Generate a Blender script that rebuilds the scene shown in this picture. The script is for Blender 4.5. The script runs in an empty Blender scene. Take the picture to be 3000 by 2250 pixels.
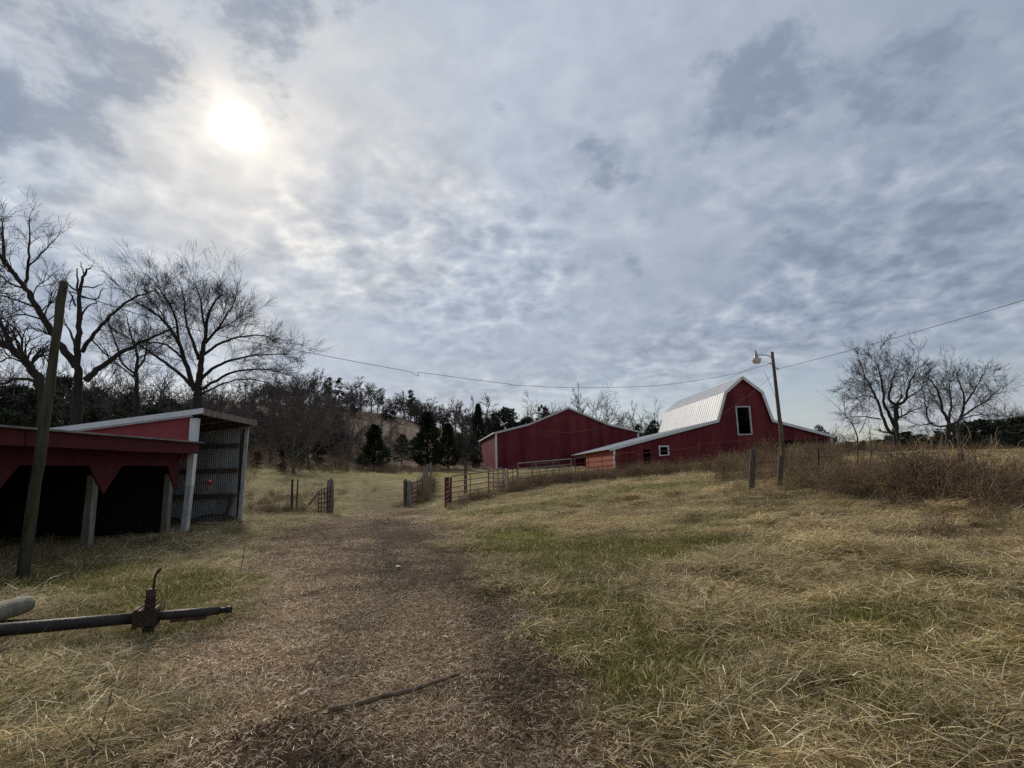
import bpy, math, random
import numpy as np
from mathutils import Vector, Matrix

scene = bpy.context.scene
col = scene.collection
R = math.radians

# ------------------------------------------------------------------ camera
PX_W, PX_H, FPX = 3000.0, 2250.0, 1551.0          # the photograph's own pixel frame
PITCH, ROLL = R(8.94), math.atan(0.0246)
CAM = Vector((0.0, 0.0, 1.6))
_F = Vector((0, math.cos(PITCH), math.sin(PITCH)))
_U0 = Vector((0, -math.sin(PITCH), math.cos(PITCH)))
_R0 = Vector((1, 0, 0))
_UP = _U0 * math.cos(ROLL) + _R0 * math.sin(ROLL)
_RT = _R0 * math.cos(ROLL) - _U0 * math.sin(ROLL)
cd = bpy.data.cameras.new('camera'); cam = bpy.data.objects.new('camera', cd); col.objects.link(cam)
cd.sensor_width = 36.0; cd.lens = 36.0 * FPX / PX_W
cd.clip_start = 0.05; cd.clip_end = 5000
mw = Matrix.Identity(4)
for i in range(3):
    mw[i][0] = _RT[i]; mw[i][1] = _UP[i]; mw[i][2] = -_F[i]; mw[i][3] = CAM[i]
cam.matrix_world = mw
scene.camera = cam

def ray(px, py):
    return (_F * FPX + _RT * (px - PX_W / 2) - _UP * (py - PX_H / 2)).normalized()
def at(px, py, Y):
    """the place seen at photo pixel (px, py), Y metres down the field"""
    d = ray(px, py)
    return CAM + d * (Y / d.y)

# ------------------------------------------------------------------ world: high broken cloud with the sun behind it
SUN_D = ray(688, 372)
SUN_EL = math.asin(SUN_D.z); SUN_AZ = math.atan2(SUN_D.x, SUN_D.y)   # azimuth from +Y towards +X
world = bpy.data.worlds.new('World'); scene.world = world
world.use_nodes = True
wt = world.node_tree; wt.nodes.clear()
def wn(t, **kw):
    n = wt.nodes.new(t)
    for k, v in kw.items(): setattr(n, k, v)
    return n
def wl(a, b): wt.links.new(a, b)
def wmath(op, a, b=None, c=None, clamp=False):
    n = wn('ShaderNodeMath', operation=op); n.use_clamp = clamp
    for i, v in enumerate((a, b, c)):
        if v is None: continue
        if isinstance(v, (int, float)): n.inputs[i].default_value = v
        else: wl(v, n.inputs[i])
    return n.outputs[0]
def wramp(fac, stops, interp='LINEAR'):
    n = wn('ShaderNodeValToRGB'); n.color_ramp.interpolation = interp
    e = n.color_ramp.elements
    while len(e) > 1: e.remove(e[-1])
    for i, (p, c) in enumerate(stops):
        el = e[0] if i == 0 else e.new(p)
        el.position = p; el.color = (*c, 1) if len(c) == 3 else c
    wl(fac, n.inputs[0]); return n.outputs[0]
def wmix(fac, a, b, mode='MIX'):
    n = wn('ShaderNodeMix', data_type='RGBA', blend_type=mode)
    for i, v in ((0, fac), (6, a), (7, b)):
        if isinstance(v, (int, float)): n.inputs[i].default_value = v
        elif isinstance(v, tuple): n.inputs[i].default_value = (*v, 1)
        else: wl(v, n.inputs[i])
    return n.outputs[2]
def wnoise(vec, scale, detail=6, rough=0.55, dist=0.0, off=(0, 0, 0)):
    m = wn('ShaderNodeMapping'); m.inputs['Location'].default_value = off
    wl(vec, m.inputs[0])
    n = wn('ShaderNodeTexNoise'); n.inputs['Scale'].default_value = scale
    n.inputs['Detail'].default_value = detail; n.inputs['Roughness'].default_value = rough
    n.inputs['Distortion'].default_value = dist
    wl(m.outputs[0], n.inputs['Vector']); return n.outputs['Fac']

tc = wn('ShaderNodeTexCoord')
nrm = wn('ShaderNodeVectorMath', operation='NORMALIZE'); wl(tc.outputs['Generated'], nrm.inputs[0])
DIR = nrm.outputs[0]
sep = wn('ShaderNodeSeparateXYZ'); wl(DIR, sep.inputs[0])
zc = wmath('MAXIMUM', sep.outputs[2], 0.0)
den = wmath('ADD', zc, 0.30)
cx_ = wmath('DIVIDE', sep.outputs[0], den); cy_ = wmath('DIVIDE', sep.outputs[1], den)
comb = wn('ShaderNodeCombineXYZ'); wl(cx_, comb.inputs[0]); wl(cy_, comb.inputs[1])
PL = comb.outputs[0]                                   # cloud deck seen in perspective
# clear sky above the deck
nish = wn('ShaderNodeTexSky', sky_type='NISHITA'); nish.sun_disc = False
nish.sun_elevation = SUN_EL; nish.sun_rotation = SUN_AZ
nish.altitude = 200; nish.air_density = 1.0; nish.dust_density = 1.0; nish.ozone_density = 1.0
sky_clear = wmix(1.0, nish.outputs[0], (0.085, 0.085, 0.085), 'MULTIPLY')
# sun nearness
dt = wn('ShaderNodeVectorMath', operation='DOT_PRODUCT'); wl(DIR, dt.inputs[0]); dt.inputs[1].default_value = tuple(SUN_D)
ang = wmath('ARCCOSINE', wmath('MINIMUM', dt.outputs['Value'], 0.99999))
# cloud deck: forward-lit veil, mackerel cells with bright seams, darker rags below it
broad = wnoise(PL, 1.0, 4, 0.5, 0.0, (1.3, 0.2, 0))
soft = wnoise(PL, 3.4, 7, 0.6, 0.0, (2.0, 0.9, 0))
fine = wnoise(PL, 13.0, 6, 0.6, 0.0, (4.2, 2.1, 0))
angn = wmath('ADD', ang, wmath('ADD', wmath('MULTIPLY', wmath('SUBTRACT', broad, 0.5), 0.7), wmath('MULTIPLY', wmath('SUBTRACT', soft, 0.5), 0.65)))
deck = wramp(wmath('MULTIPLY', angn, 0.5), [(0.0, (0.63, 0.63, 0.64)), (0.07, (0.555, 0.575, 0.61)), (0.18, (0.465, 0.520, 0.610)), (0.40, (0.368, 0.422, 0.512)), (0.62, (0.292, 0.345, 0.436))])
wv = wn('ShaderNodeTexNoise'); wv.inputs['Scale'].default_value = 6.0; wv.inputs['Detail'].default_value = 4; wl(PL, wv.inputs['Vector'])
wsub = wn('ShaderNodeVectorMath', operation='SUBTRACT'); wl(wv.outputs['Color'], wsub.inputs[0]); wsub.inputs[1].default_value = (.5, .5, .5)
wscl = wn('ShaderNodeVectorMath', operation='SCALE'); wl(wsub.outputs[0], wscl.inputs[0]); wscl.inputs['Scale'].default_value = 0.22
wadd = wn('ShaderNodeVectorMath', operation='ADD'); wl(PL, wadd.inputs[0]); wl(wscl.outputs[0], wadd.inputs[1])
def wvor(scale, smooth):
    v = wn('ShaderNodeTexVoronoi', feature='SMOOTH_F1', voronoi_dimensions='2D'); v.inputs['Scale'].default_value = scale; v.inputs['Smoothness'].default_value = smooth
    wl(wadd.outputs[0], v.inputs['Vector']); return v.outputs['Distance']
seam = wmath('ADD', wmath('MULTIPLY', wvor(8.0, .7), 0.42), wmath('MULTIPLY', wvor(17.0, .7), 0.34))
seam = wmath('ADD', seam, wmath('ADD', 0.06, wmath('MULTIPLY', wmath('SUBTRACT', fine, 0.5), 1.15)))
zone = wnoise(PL, 1.1, 3, 0.5, 0.0, (6.3, 3.3, 0))
zelev = wramp(sep.outputs[2], [(0.04, (.5, .5, .5)), (0.16, (1, 1, 1)), (0.42, (1, 1, 1)), (0.60, (.25, .25, .25))])
cw = wmath('MULTIPLY', wramp(zone, [(0.36, (0.22, 0.22, 0.22)), (0.51, (1, 1, 1))]), zelev)
cellc = wramp(seam, [(0.12, (0.70, 0.735, 0.785)), (0.34, (0.92, 0.94, 0.965)), (0.50, (1.12, 1.105, 1.075)), (0.66, (1.40, 1.345, 1.25))])
deck = wmix(cw, deck, wmix(1.0, deck, cellc, 'MULTIPLY'))
# ragged darker scud
ragn = wmath('ADD', wmath('MULTIPLY', wnoise(PL, 3.6, 8, 0.62, 0.0, (9.4, 5.2, 0)), 0.8), wmath('MULTIPLY', fine, 0.2))
acc = None
for bpx, bpy_, br_, ba_ in ((120, 90, .20, 1.0), (330, 170, .10, .7), (850, 40, .13, .95), (1000, 20, .10, .8), (700, 90, .06, .6), (2220, 270, .15, .80), (2200, 420, .10, .6), (2600, 430, .16, .70), (2850, 400, .14, .55), (1780, 455, .085, .75), (1880, 490, .06, .8), (2310, 745, .07, .85), (2420, 765, .05, .7), (1850, 785, .04, .8), (1450, 330, .05, .5), (2680, 200, .10, .5), (2980, 810, .07, .7)):
    dn_ = wn('ShaderNodeVectorMath', operation='DOT_PRODUCT'); wl(DIR, dn_.inputs[0]); dn_.inputs[1].default_value = tuple(ray(bpx, bpy_))
    aa = wmath('ARCCOSINE', wmath('MINIMUM', dn_.outputs['Value'], 0.99999))
    g_ = wmath('MULTIPLY', wmath('POWER', 2.718, wmath('MULTIPLY', wmath('POWER', wmath('DIVIDE', aa, br_), 2.0), -1.0)), ba_)
    acc = g_ if acc is None else wmath('MAXIMUM', acc, g_)
ragf = wmath('ADD', wmath('MULTIPLY', acc, 0.56), wmath('MULTIPLY', wmath('SUBTRACT', ragn, 0.5), 2.3))
ragm = wramp(ragf, [(0.30, (0, 0, 0)), (0.58, (1, 1, 1))], 'EASE')
deck = wmix(wmath('MULTIPLY', ragm, 0.70), deck, (0.180, 0.232, 0.325))
# thinner low down: bluer gaps and pale bars near the horizon
gap = wnoise(PL, 1.3, 6, 0.5, 0.0, (3.1, 8.8, 0))
lowm = wramp(zc, [(0.03, (1, 1, 1)), (0.24, (0, 0, 0))], 'EASE')
gapm = wmath('MULTIPLY', wmath('MULTIPLY', wramp(gap, [(0.46, (0, 0, 0)), (0.56, (1, 1, 1))]), lowm), 0.60)
deck = wmix(wmath('MULTIPLY', lowm, 0.42), deck, (0.66, 0.655, 0.63))
deck = wmix(gapm, deck, sky_clear)
# sun shining through: bright core, veil and warm halo broken by thicker cloud
g1 = wmath('POWER', 2.718, wmath('MULTIPLY', wmath('POWER', wmath('DIVIDE', wmath('ADD', ang, wmath('MULTIPLY', wmath('SUBTRACT', fine, 0.5), 0.026)), 0.0178), 2.0), -1.0))
g2 = wmath('POWER', 2.718, wmath('MULTIPLY', wmath('DIVIDE', ang, 0.06), -1.0))
thin = wramp(wmath('ADD', wmath('MULTIPLY', soft, 0.6), wmath('MULTIPLY', fine, 0.5)), [(0.42, (1.35, 1.35, 1.35)), (0.68, (0.25, 0.25, 0.25))])
glow = wmix(1.0, (1.0, 0.84, 0.58), wmath('ADD', wmath('MULTIPLY', g1, 7.0), wmath('ADD', wmath('MULTIPLY', wmath('MULTIPLY', g2, 0.72), thin), wmath('MULTIPLY', wmath('POWER', 2.718, wmath('MULTIPLY', ang, -6.0)), 0.06))), 'MULTIPLY')
final = wmix(1.0, deck, glow, 'ADD')
bg = wn('ShaderNodeBackground'); bg.inputs[1].default_value = 1.07
wl(final, bg.inputs[0])
wo = wn('ShaderNodeOutputWorld'); wl(bg.outputs[0], wo.inputs[0])

# ------------------------------------------------------------------ sun behind thin cloud
sd = bpy.data.lights.new('sun', 'SUN'); sd.energy = 3.2; sd.angle = R(9); sd.color = (1.0, 0.9, 0.76)
sun = bpy.data.objects.new('sun', sd); col.objects.link(sun)
sun.rotation_euler = (-SUN_D).to_track_quat('-Z', 'Y').to_euler()

scene.view_settings.view_transform = 'Standard'; scene.view_settings.look = 'None'
scene.view_settings.exposure = 0.0; scene.view_settings.gamma = 1.0
scene.view_settings.use_curve_mapping = False
scene.cycles.use_denoising = False; scene.cycles.sample_clamp_direct = 4.0; scene.cycles.sample_clamp_indirect = 2.0; scene.cycles.max_bounces = 4; scene.cycles.diffuse_bounces = 2; scene.cycles.transparent_max_bounces = 8

# ------------------------------------------------------------------ material helpers
def mat(name, c1, c2=None, scale=4.0, rough=0.8, stretch=(1, 1, 1), bump=0.0, bscale=None, c3=None, spec=0.3, metallic=0.0, contrast=(0.35, 0.65), detail=6):
    m = bpy.data.materials.new(name); m.use_nodes = True
    nt = m.node_tree; nt.nodes.clear()
    out = nt.nodes.new('ShaderNodeOutputMaterial'); p = nt.nodes.new('ShaderNodeBsdfPrincipled')
    nt.links.new(p.outputs[0], out.inputs[0])
    p.inputs['Roughness'].default_value = rough; p.inputs['Metallic'].default_value = metallic
    p.inputs['Specular IOR Level'].default_value = spec
    tcn = nt.nodes.new('ShaderNodeTexCoord'); mp = nt.nodes.new('ShaderNodeMapping'); mp.inputs['Scale'].default_value = stretch
    nt.links.new(tcn.outputs['Object'], mp.inputs[0])
    nz = nt.nodes.new('ShaderNodeTexNoise'); nz.inputs['Scale'].default_value = scale; nz.inputs['Detail'].default_value = detail
    nz.inputs['Roughness'].default_value = 0.62
    nt.links.new(mp.outputs[0], nz.inputs['Vector'])
    rp = nt.nodes.new('ShaderNodeValToRGB'); e = rp.color_ramp.elements
    e[0].position = contrast[0]; e[0].color = (*c1, 1); e[1].position = contrast[1]; e[1].color = (*(c2 or c1), 1)
    if c3: x = e.new(0.92); x.color = (*c3, 1)
    nt.links.new(nz.outputs['Fac'], rp.inputs[0]); nt.links.new(rp.outputs[0], p.inputs['Base Color'])
    if bump:
        nb = nt.nodes.new('ShaderNodeTexNoise'); nb.inputs['Scale'].default_value = bscale or scale * 3; nb.inputs['Detail'].default_value = 5
        nt.links.new(mp.outputs[0], nb.inputs['Vector'])
        b = nt.nodes.new('ShaderNodeBump'); b.inputs['Strength'].default_value = bump; b.inputs['Distance'].default_value = 0.03
        nt.links.new(nb.outputs['Fac'], b.inputs['Height']); nt.links.new(b.outputs[0], p.inputs['Normal'])
    return m

M = {}
def sheet_material(name, base, base2, width=.91):
    """painted metal siding: upright sheets that weathered a little differently, rain streaks, ribs"""
    m = bpy.data.materials.new(name); m.use_nodes = True; t = m.node_tree; t.nodes.clear(); n = t.nodes.new; l = t.links.new
    tcn = n('ShaderNodeTexCoord'); sp = n('ShaderNodeSeparateXYZ'); l(tcn.outputs['Object'], sp.inputs[0])
    ad = n('ShaderNodeMath'); ad.operation = 'ADD'; l(sp.outputs[0], ad.inputs[0]); l(sp.outputs[1], ad.inputs[1])
    dv = n('ShaderNodeMath'); dv.operation = 'DIVIDE'; l(ad.outputs[0], dv.inputs[0]); dv.inputs[1].default_value = width
    fl = n('ShaderNodeMath'); fl.operation = 'FLOOR'; l(dv.outputs[0], fl.inputs[0])
    wh = n('ShaderNodeTexWhiteNoise'); wh.noise_dimensions = '1D'; l(fl.outputs[0], wh.inputs['W'])
    mp = n('ShaderNodeMapping'); mp.inputs['Scale'].default_value = (3.0, 3.0, .16); l(tcn.outputs['Object'], mp.inputs[0])
    st = n('ShaderNodeTexNoise'); st.inputs['Scale'].default_value = 1.6; st.inputs['Detail'].default_value = 7; st.inputs['Roughness'].default_value = .7; l(mp.outputs[0], st.inputs['Vector'])
    pt = n('ShaderNodeTexNoise'); pt.inputs['Scale'].default_value = .35; pt.inputs['Detail'].default_value = 6; l(tcn.outputs['Object'], pt.inputs['Vector'])
    s1 = n('ShaderNodeMath'); s1.operation = 'MULTIPLY_ADD'; l(wh.outputs['Value'], s1.inputs[0]); s1.inputs[1].default_value = .22; l(st.outputs['Fac'], s1.inputs[2])
    s2 = n('ShaderNodeMath'); s2.operation = 'MULTIPLY_ADD'; l(pt.outputs['Fac'], s2.inputs[0]); s2.inputs[1].default_value = .5; l(s1.outputs[0], s2.inputs[2])
    rp = n('ShaderNodeValToRGB'); e = rp.color_ramp.elements
    e[0].position = .52; e[0].color = (*[c * .72 for c in base], 1); e[1].position = 1.0; e[1].color = (*base2, 1); z = e.new(.78); z.color = (*base, 1)
    l(s2.outputs[0], rp.inputs[0])
    wv_ = n('ShaderNodeMath'); wv_.operation = 'PINGPONG'; l(ad.outputs[0], wv_.inputs[0]); wv_.inputs[1].default_value = width / 8
    bp = n('ShaderNodeBump'); bp.inputs['Strength'].default_value = .35; bp.inputs['Distance'].default_value = .2; l(wv_.outputs[0], bp.inputs['Height'])
    p = n('ShaderNodeBsdfPrincipled'); p.inputs['Roughness'].default_value = .6; p.inputs['Specular IOR Level'].default_value = .25
    l(rp.outputs[0], p.inputs['Base Color']); l(bp.outputs[0], p.inputs['Normal'])
    o_ = n('ShaderNodeOutputMaterial'); l(p.outputs[0], o_.inputs[0]); return m
M['red'] = sheet_material('red_siding', (0.100, 0.0055, 0.0120), (0.165, 0.022, 0.026))
M['red_old'] = mat('aged_red_paint', (0.060, 0.0045, 0.0085), (0.088, 0.008, 0.012), 3.0, 0.75, (1, 1, 0.4), 0.15, 20, c3=(0.11, 0.016, 0.018))
M['red_pink'] = mat('faded_red_sheet', (0.27, 0.042, 0.046), (0.32, 0.060, 0.060), 1.4, 0.6, (1, 1, 0.3), c3=(0.36, 0.09, 0.08))
M['red_orange'] = mat('orange_red_board', (0.20, 0.034, 0.017), (0.25, 0.050, 0.026), 1.8, 0.75, (1, 1, 0.4), c3=(0.24, 0.075, 0.045))
M['white'] = mat('white_trim', (0.62, 0.63, 0.63), (0.74, 0.74, 0.73), 5.0, 0.55, (1, 1, 0.3), c3=(0.5, 0.49, 0.46))
M['white_old'] = mat('chipped_white_paint', (0.34, 0.335, 0.32), (0.62, 0.62, 0.60), 6.0, 0.8, (2, 2, 0.4), 0.2, 14, c3=(0.70, 0.70, 0.69))
M['roof_white'] = mat('pale_roof_sheet', (0.50, 0.51, 0.52), (0.66, 0.66, 0.66), 0.9, 0.45, (0.25, 3.0, 0.25), spec=0.5, c3=(0.72, 0.72, 0.71))
M['roof_grey'] = mat('grey_roof_sheet', (0.36, 0.37, 0.39), (0.46, 0.47, 0.49), 0.9, 0.4, (0.3, 2.0, 0.3), spec=0.5)
M['roof_dark'] = mat('dull_old_tin', (0.13, 0.12, 0.12), (0.24, 0.22, 0.21), 1.2, 0.6, (0.4, 2.0, 0.4), c3=(0.20, 0.13, 0.09))
M['wood_shaded'] = mat('shade_black_boards', (0.012, 0.010, 0.009), (0.028, 0.023, 0.020), 3.0, 0.95, (3, 3, .3))  # low shed's interior shade put into the board colour, nearly black
M['galv'] = mat('galvanised_sheet', (0.20, 0.21, 0.21), (0.36, 0.37, 0.37), 1.5, 0.5, (1, 1, 0.35), metallic=0.35, c3=(0.20, 0.17, 0.13))
M['wood_grey'] = mat('weathered_wood', (0.13, 0.11, 0.085), (0.26, 0.23, 0.19), 5.0, 0.85, (3, 3, 0.25), 0.5, 12)
M['wood_dark'] = mat('dark_old_wood', (0.055, 0.043, 0.034), (0.12, 0.10, 0.08), 5.0, 0.9, (3, 3, 0.25), 0.5, 12)
M['pole_moss'] = mat('mossy_pole_wood', (0.034, 0.030, 0.015), (0.080, 0.070, 0.044), 4.0, 0.9, (3, 3, 0.35), 0.7, 16, c3=(0.075, 0.078, 0.022))
M['pole'] = mat('utility_pole_wood', (0.060, 0.045, 0.031), (0.125, 0.10, 0.075), 4.0, 0.88, (3, 3, 0.2), 0.4, 12)
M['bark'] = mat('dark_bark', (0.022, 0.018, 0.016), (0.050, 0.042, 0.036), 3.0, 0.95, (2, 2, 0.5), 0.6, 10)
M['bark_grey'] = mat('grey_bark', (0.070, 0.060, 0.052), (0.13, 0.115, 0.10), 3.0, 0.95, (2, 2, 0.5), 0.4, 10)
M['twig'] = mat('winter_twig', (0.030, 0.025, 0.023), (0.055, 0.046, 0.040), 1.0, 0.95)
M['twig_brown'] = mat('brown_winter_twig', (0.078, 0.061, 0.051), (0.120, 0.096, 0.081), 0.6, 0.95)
M['needle'] = mat('cedar_needles', (0.018, 0.026, 0.015), (0.046, 0.062, 0.031), 0.9, 0.9, c3=(0.072, 0.080, 0.042))
M['needle_blue'] = mat('dull_evergreen_leaves', (0.026, 0.033, 0.022), (0.062, 0.072, 0.044), 0.5, 0.9, c3=(0.10, 0.09, 0.055))
M['rust'] = mat('rusty_steel', (0.030, 0.018, 0.014), (0.075, 0.038, 0.024), 9.0, 0.75, bump=0.3, bscale=40, c3=(0.12, 0.06, 0.035))
M['iron'] = mat('black_painted_pipe', (0.016, 0.014, 0.013), (0.045, 0.036, 0.030), 7.0, 0.6, bump=0.2, bscale=40, c3=(0.10, 0.07, 0.05))
M['gate_pink'] = mat('faded_red_tube', (0.20, 0.105, 0.075), (0.34, 0.20, 0.145), 3.0, 0.6)
M['gate_red'] = mat('dark_red_tube', (0.085, 0.014, 0.016), (0.13, 0.030, 0.028), 3.0, 0.7)
M['gate_green'] = mat('grey_green_tube', (0.19, 0.20, 0.165), (0.29, 0.29, 0.25), 3.0, 0.6)
M['wire'] = mat('old_cable', (0.030, 0.030, 0.032), (0.055, 0.055, 0.058), 3.0, 0.7)
M['lamp_grey'] = mat('lamp_housing', (0.20, 0.21, 0.22), (0.30, 0.31, 0.32), 8.0, 0.5, metallic=0.3)
M['lens'] = mat('lamp_lens', (0.55, 0.54, 0.50), (0.66, 0.65, 0.60), 8.0, 0.25, spec=0.5)
M['red_plastic'] = mat('red_plastic', (0.20, 0.016, 0.018), (0.26, 0.024, 0.024), 6.0, 0.45)
M['stick'] = mat('peeled_stick', (0.10, 0.070, 0.046), (0.21, 0.155, 0.105), 12.0, 0.85, bump=0.3, bscale=60)

# ------------------------------------------------------------------ mesh helpers
class MB:
    def __init__(s): s.v = []; s.f = []; s.sm = False
    def add(s, vs, fs):
        n = len(s.v); s.v += [tuple(v) for v in vs]; s.f += [tuple(i + n for i in f) for f in fs]; return s
    def box(s, x0, x1, y0, y1, z0, z1):
        return s.add([(x0,y0,z0),(x1,y0,z0),(x1,y1,z0),(x0,y1,z0),(x0,y0,z1),(x1,y0,z1),(x1,y1,z1),(x0,y1,z1)],
                     [(0,3,2,1),(4,5,6,7),(0,1,5,4),(1,2,6,5),(2,3,7,6),(3,0,4,7)])
    def hexa(s, b, t):            # four bottom corners, four top corners
        return s.add(list(b) + list(t), [(0,3,2,1),(4,5,6,7),(0,1,5,4),(1,2,6,5),(2,3,7,6),(3,0,4,7)])
    def beam(s, a, b, w, h, up=(0, 0, 1)):
        a = Vector(a); b = Vector(b); d = (b - a).normalized(); u = Vector(up)
        sd_ = d.cross(u)
        if sd_.length < 1e-4: sd_ = Vector((1, 0, 0))
        sd_.normalize(); u = sd_.cross(d).normalized()
        o = [(-w/2, -h/2), (w/2, -h/2), (w/2, h/2), (-w/2, h/2)]
        return s.hexa([a + sd_ * i + u * j for i, j in o], [b + sd_ * i + u * j for i, j in o])
    def prism(s, poly, axis, lo, hi):      # poly of 2-D points swept along axis
        def P(p, t): return {'y': (p[0], t, p[1]), 'x': (t, p[0], p[1]), 'z': (p[0], p[1], t)}[axis]
        n = len(poly)
        return s.add([P(p, lo) for p in poly] + [P(p, hi) for p in poly],
                     [tuple(range(n))[::-1], tuple(range(n, 2 * n))] + [(i, (i+1) % n, n + (i+1) % n, n + i) for i in range(n)])
    def tube(s, pts, rad, sides=6, caps=True):
        pts = [Vector(p) for p in pts]; n = len(pts)
        if not hasattr(rad, '__len__'): rad = [rad] * n
        base = len(s.v); u = None
        for i, p in enumerate(pts):
            d = (pts[min(i+1, n-1)] - pts[max(i-1, 0)])
            d = d.normalized() if d.length > 1e-9 else Vector((0, 0, 1))
            if u is None: u = d.orthogonal().normalized()
            else:
                u = u - d * u.dot(d); u = u.normalized() if u.length > 1e-6 else d.orthogonal().normalized()
            w = d.cross(u)
            for k in range(sides):
                a = 2 * math.pi * k / sides
                s.v.append(tuple(p + (u * math.cos(a) + w * math.sin(a)) * rad[i]))
        for i in range(n - 1):
            for k in range(sides):
                k2 = (k + 1) % sides
                s.f.append((base+i*sides+k, base+i*sides+k2, base+(i+1)*sides+k2, base+(i+1)*sides+k))
        if caps:
            s.f.append(tuple(base + k for k in range(sides))[::-1])
            s.f.append(tuple(base + (n-1)*sides + k for k in range(sides)))
        return s
    def mesh(s, name, m, smooth=False):
        me = bpy.data.meshes.new(name); me.from_pydata(s.v, [], s.f); me.update()
        if m: me.materials.append(M[m] if isinstance(m, str) else m)
        if smooth: me.polygons.foreach_set('use_smooth', [True] * len(me.polygons))
        return me
    def build(s, name, m, parent=None, smooth=False, rel=False):
        """one mesh object; rel=True: the points are world points, made relative to the parent's base"""
        if rel and parent is not None:
            inv = parent.matrix_basis.inverted(); s.v = [tuple(inv @ Vector(v)) for v in s.v]
        o = bpy.data.objects.new(name, s.mesh(name, m, smooth)); col.objects.link(o)
        if parent is not None: o.parent = parent
        return o

def thing(name, label, cat, loc=(0, 0, 0), rz=0.0, group=None):
    o = bpy.data.objects.new(name, None); col.objects.link(o); o.empty_display_size = 0.2
    o.location = loc; o.rotation_euler = (0, 0, rz)
    o['label'] = label; o['category'] = cat
    if group: o['group'] = group
    return o
def tag(o, label=None, cat=None, group=None, kind=None):
    for k, v in (('label', label), ('category', cat), ('group', group), ('kind', kind)):
        if v: o[k] = v
    return o
def copy_tree(o, label=None, parent=None):
    c = o.copy(); col.objects.link(c)
    if parent is not None: c.parent = parent
    if label: c['label'] = label
    for ch in o.children: copy_tree(ch, None, c)
    return c

# ------------------------------------------------------------------ terrain
_cp = [(0,-20,0),(-40,-30,0),(40,-30,.8),(0,0,0),(-5,3,0),(5,3,.05),(0,6,0),(5,8,.12),(9.7,10,.30),(-9.6,12,-.12),(-9.7,16,-.08),(-14,14,-.05),
 (-3,15,-.10),(3,15,.12),(7.8,17.4,.60),(12.5,14.5,.75),(20,16,1.0),(-5,24,-.26),(-9,24,-.2),(0,28,.10),(-6.2,31,-.38),(1,42,.35),(10,42,.95),
 (20,42,1.70),(14,34,1.0),(18,28,1.15),(30,42,1.85),(45,46,1.9),(30,25,1.3),(10,50,1.0),(20,50,1.8),(31,50,2.2),(50,60,1.9),(-12,50,.5),(-14,62,1.15),(-15,72,1.45),(-3,84,1.5),
 (20,88,2.4),(-8,76,1.5),(-28,90,4.0),(-30,70,2.5),(-40,55,2.8),(-25,40,.4),(-20,28,-.1),(-40,30,.5),(-70,60,6),(-31,120,7.2),(-55,120,9.5),(-5,120,4),(40,110,3.2),
 (-103,200,28.6),(-52,200,23.2),(-26,200,16.5),(-6,200,11.5),(39,200,7.5),(80,180,5.5),(-180,200,29),(-90,140,15),(-140,120,13),(-130,60,8),(70,100,2.2),(100,110,3),(140,140,6),(110,60,2.0),
 (-103,300,26),(0,300,9),(100,300,8),(-300,300,28),(250,250,14),(-300,0,6),(300,0,4),(0,700,6),(-500,700,15),(500,700,12),(-700,0,8),(700,0,8),(0,-200,0),(-500,-200,2),(500,-200,3)]
_cp = np.array(_cp, float)
def _phi(r2): return np.where(r2 > 0, r2 * np.log(r2 + 1e-12), 0.0)
def _warp(xy):                      # compress the far field so that near relief keeps its detail
    r = np.hypot(xy[:, 0], xy[:, 1]) + 1e-9
    k = np.log1p(r / 40.0) / r * 40.0
    return xy * k[:, None] / 40.0
_P = _warp(_cp[:, :2]); _n = len(_P)
_K = _phi(((_P[:, None] - _P[None]) ** 2).sum(-1)) + np.eye(_n) * 2e-4
_A = np.zeros((_n + 3, _n + 3)); _A[:_n, :_n] = _K; _A[:_n, _n] = 1; _A[:_n, _n+1:] = _P; _A[_n:, :_n] = _A[:_n, _n:].T
_W = np.linalg.solve(_A, np.concatenate([_cp[:, 2], [0, 0, 0]]))
def heights(xy):
    xy = np.asarray(xy, float); out = np.zeros(len(xy))
    for i in range(0, len(xy), 20000):
        q = _warp(xy[i:i+20000])
        out[i:i+20000] = _phi(((q[:, None] - _P[None]) ** 2).sum(-1)) @ _W[:_n] + _W[_n] + q @ _W[_n+1:]
    # small hummocks and ruts
    x, y = xy[:, 0], xy[:, 1]; r = np.hypot(x, y)
    b = (np.sin(x*2.3 + 1.7*np.sin(y*1.1)) * np.sin(y*1.9 + 1.3*np.sin(x*0.9+2)) * .035 + np.sin(x*5.1+y*2.2+np.sin(y*3)) * np.sin(y*4.3-x*1.7) * .015)
    b = b + np.clip(x - .6, 0, 1.5) / 1.5 * (.075 * fbm(x*1.7, y*1.7, 91) + .045 * fbm(x*3.4, y*3.4, 92)) * np.clip((40 - y) / 15, 0, 1)
    t = track(xy)
    return out + b * (1 - .75 * t) * np.clip(r / 3, .3, 1) * np.clip(60 / (r + 1), 0, 1) - .05 * t - .045 * mud(xy) * t
_tr = np.array([(-0.55,-8,1.75),(-0.6,2.8,1.75),(-1.3,5.5,1.8),(-2.3,9,1.95),(-3.6,12.5,2.3),(-4.6,16,2.6),(-5.0,20,2.0),(-5.2,24,1.6),(-7.6,31,1.5),(-10,40,1.6),(-13,52,1.4)])
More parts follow.
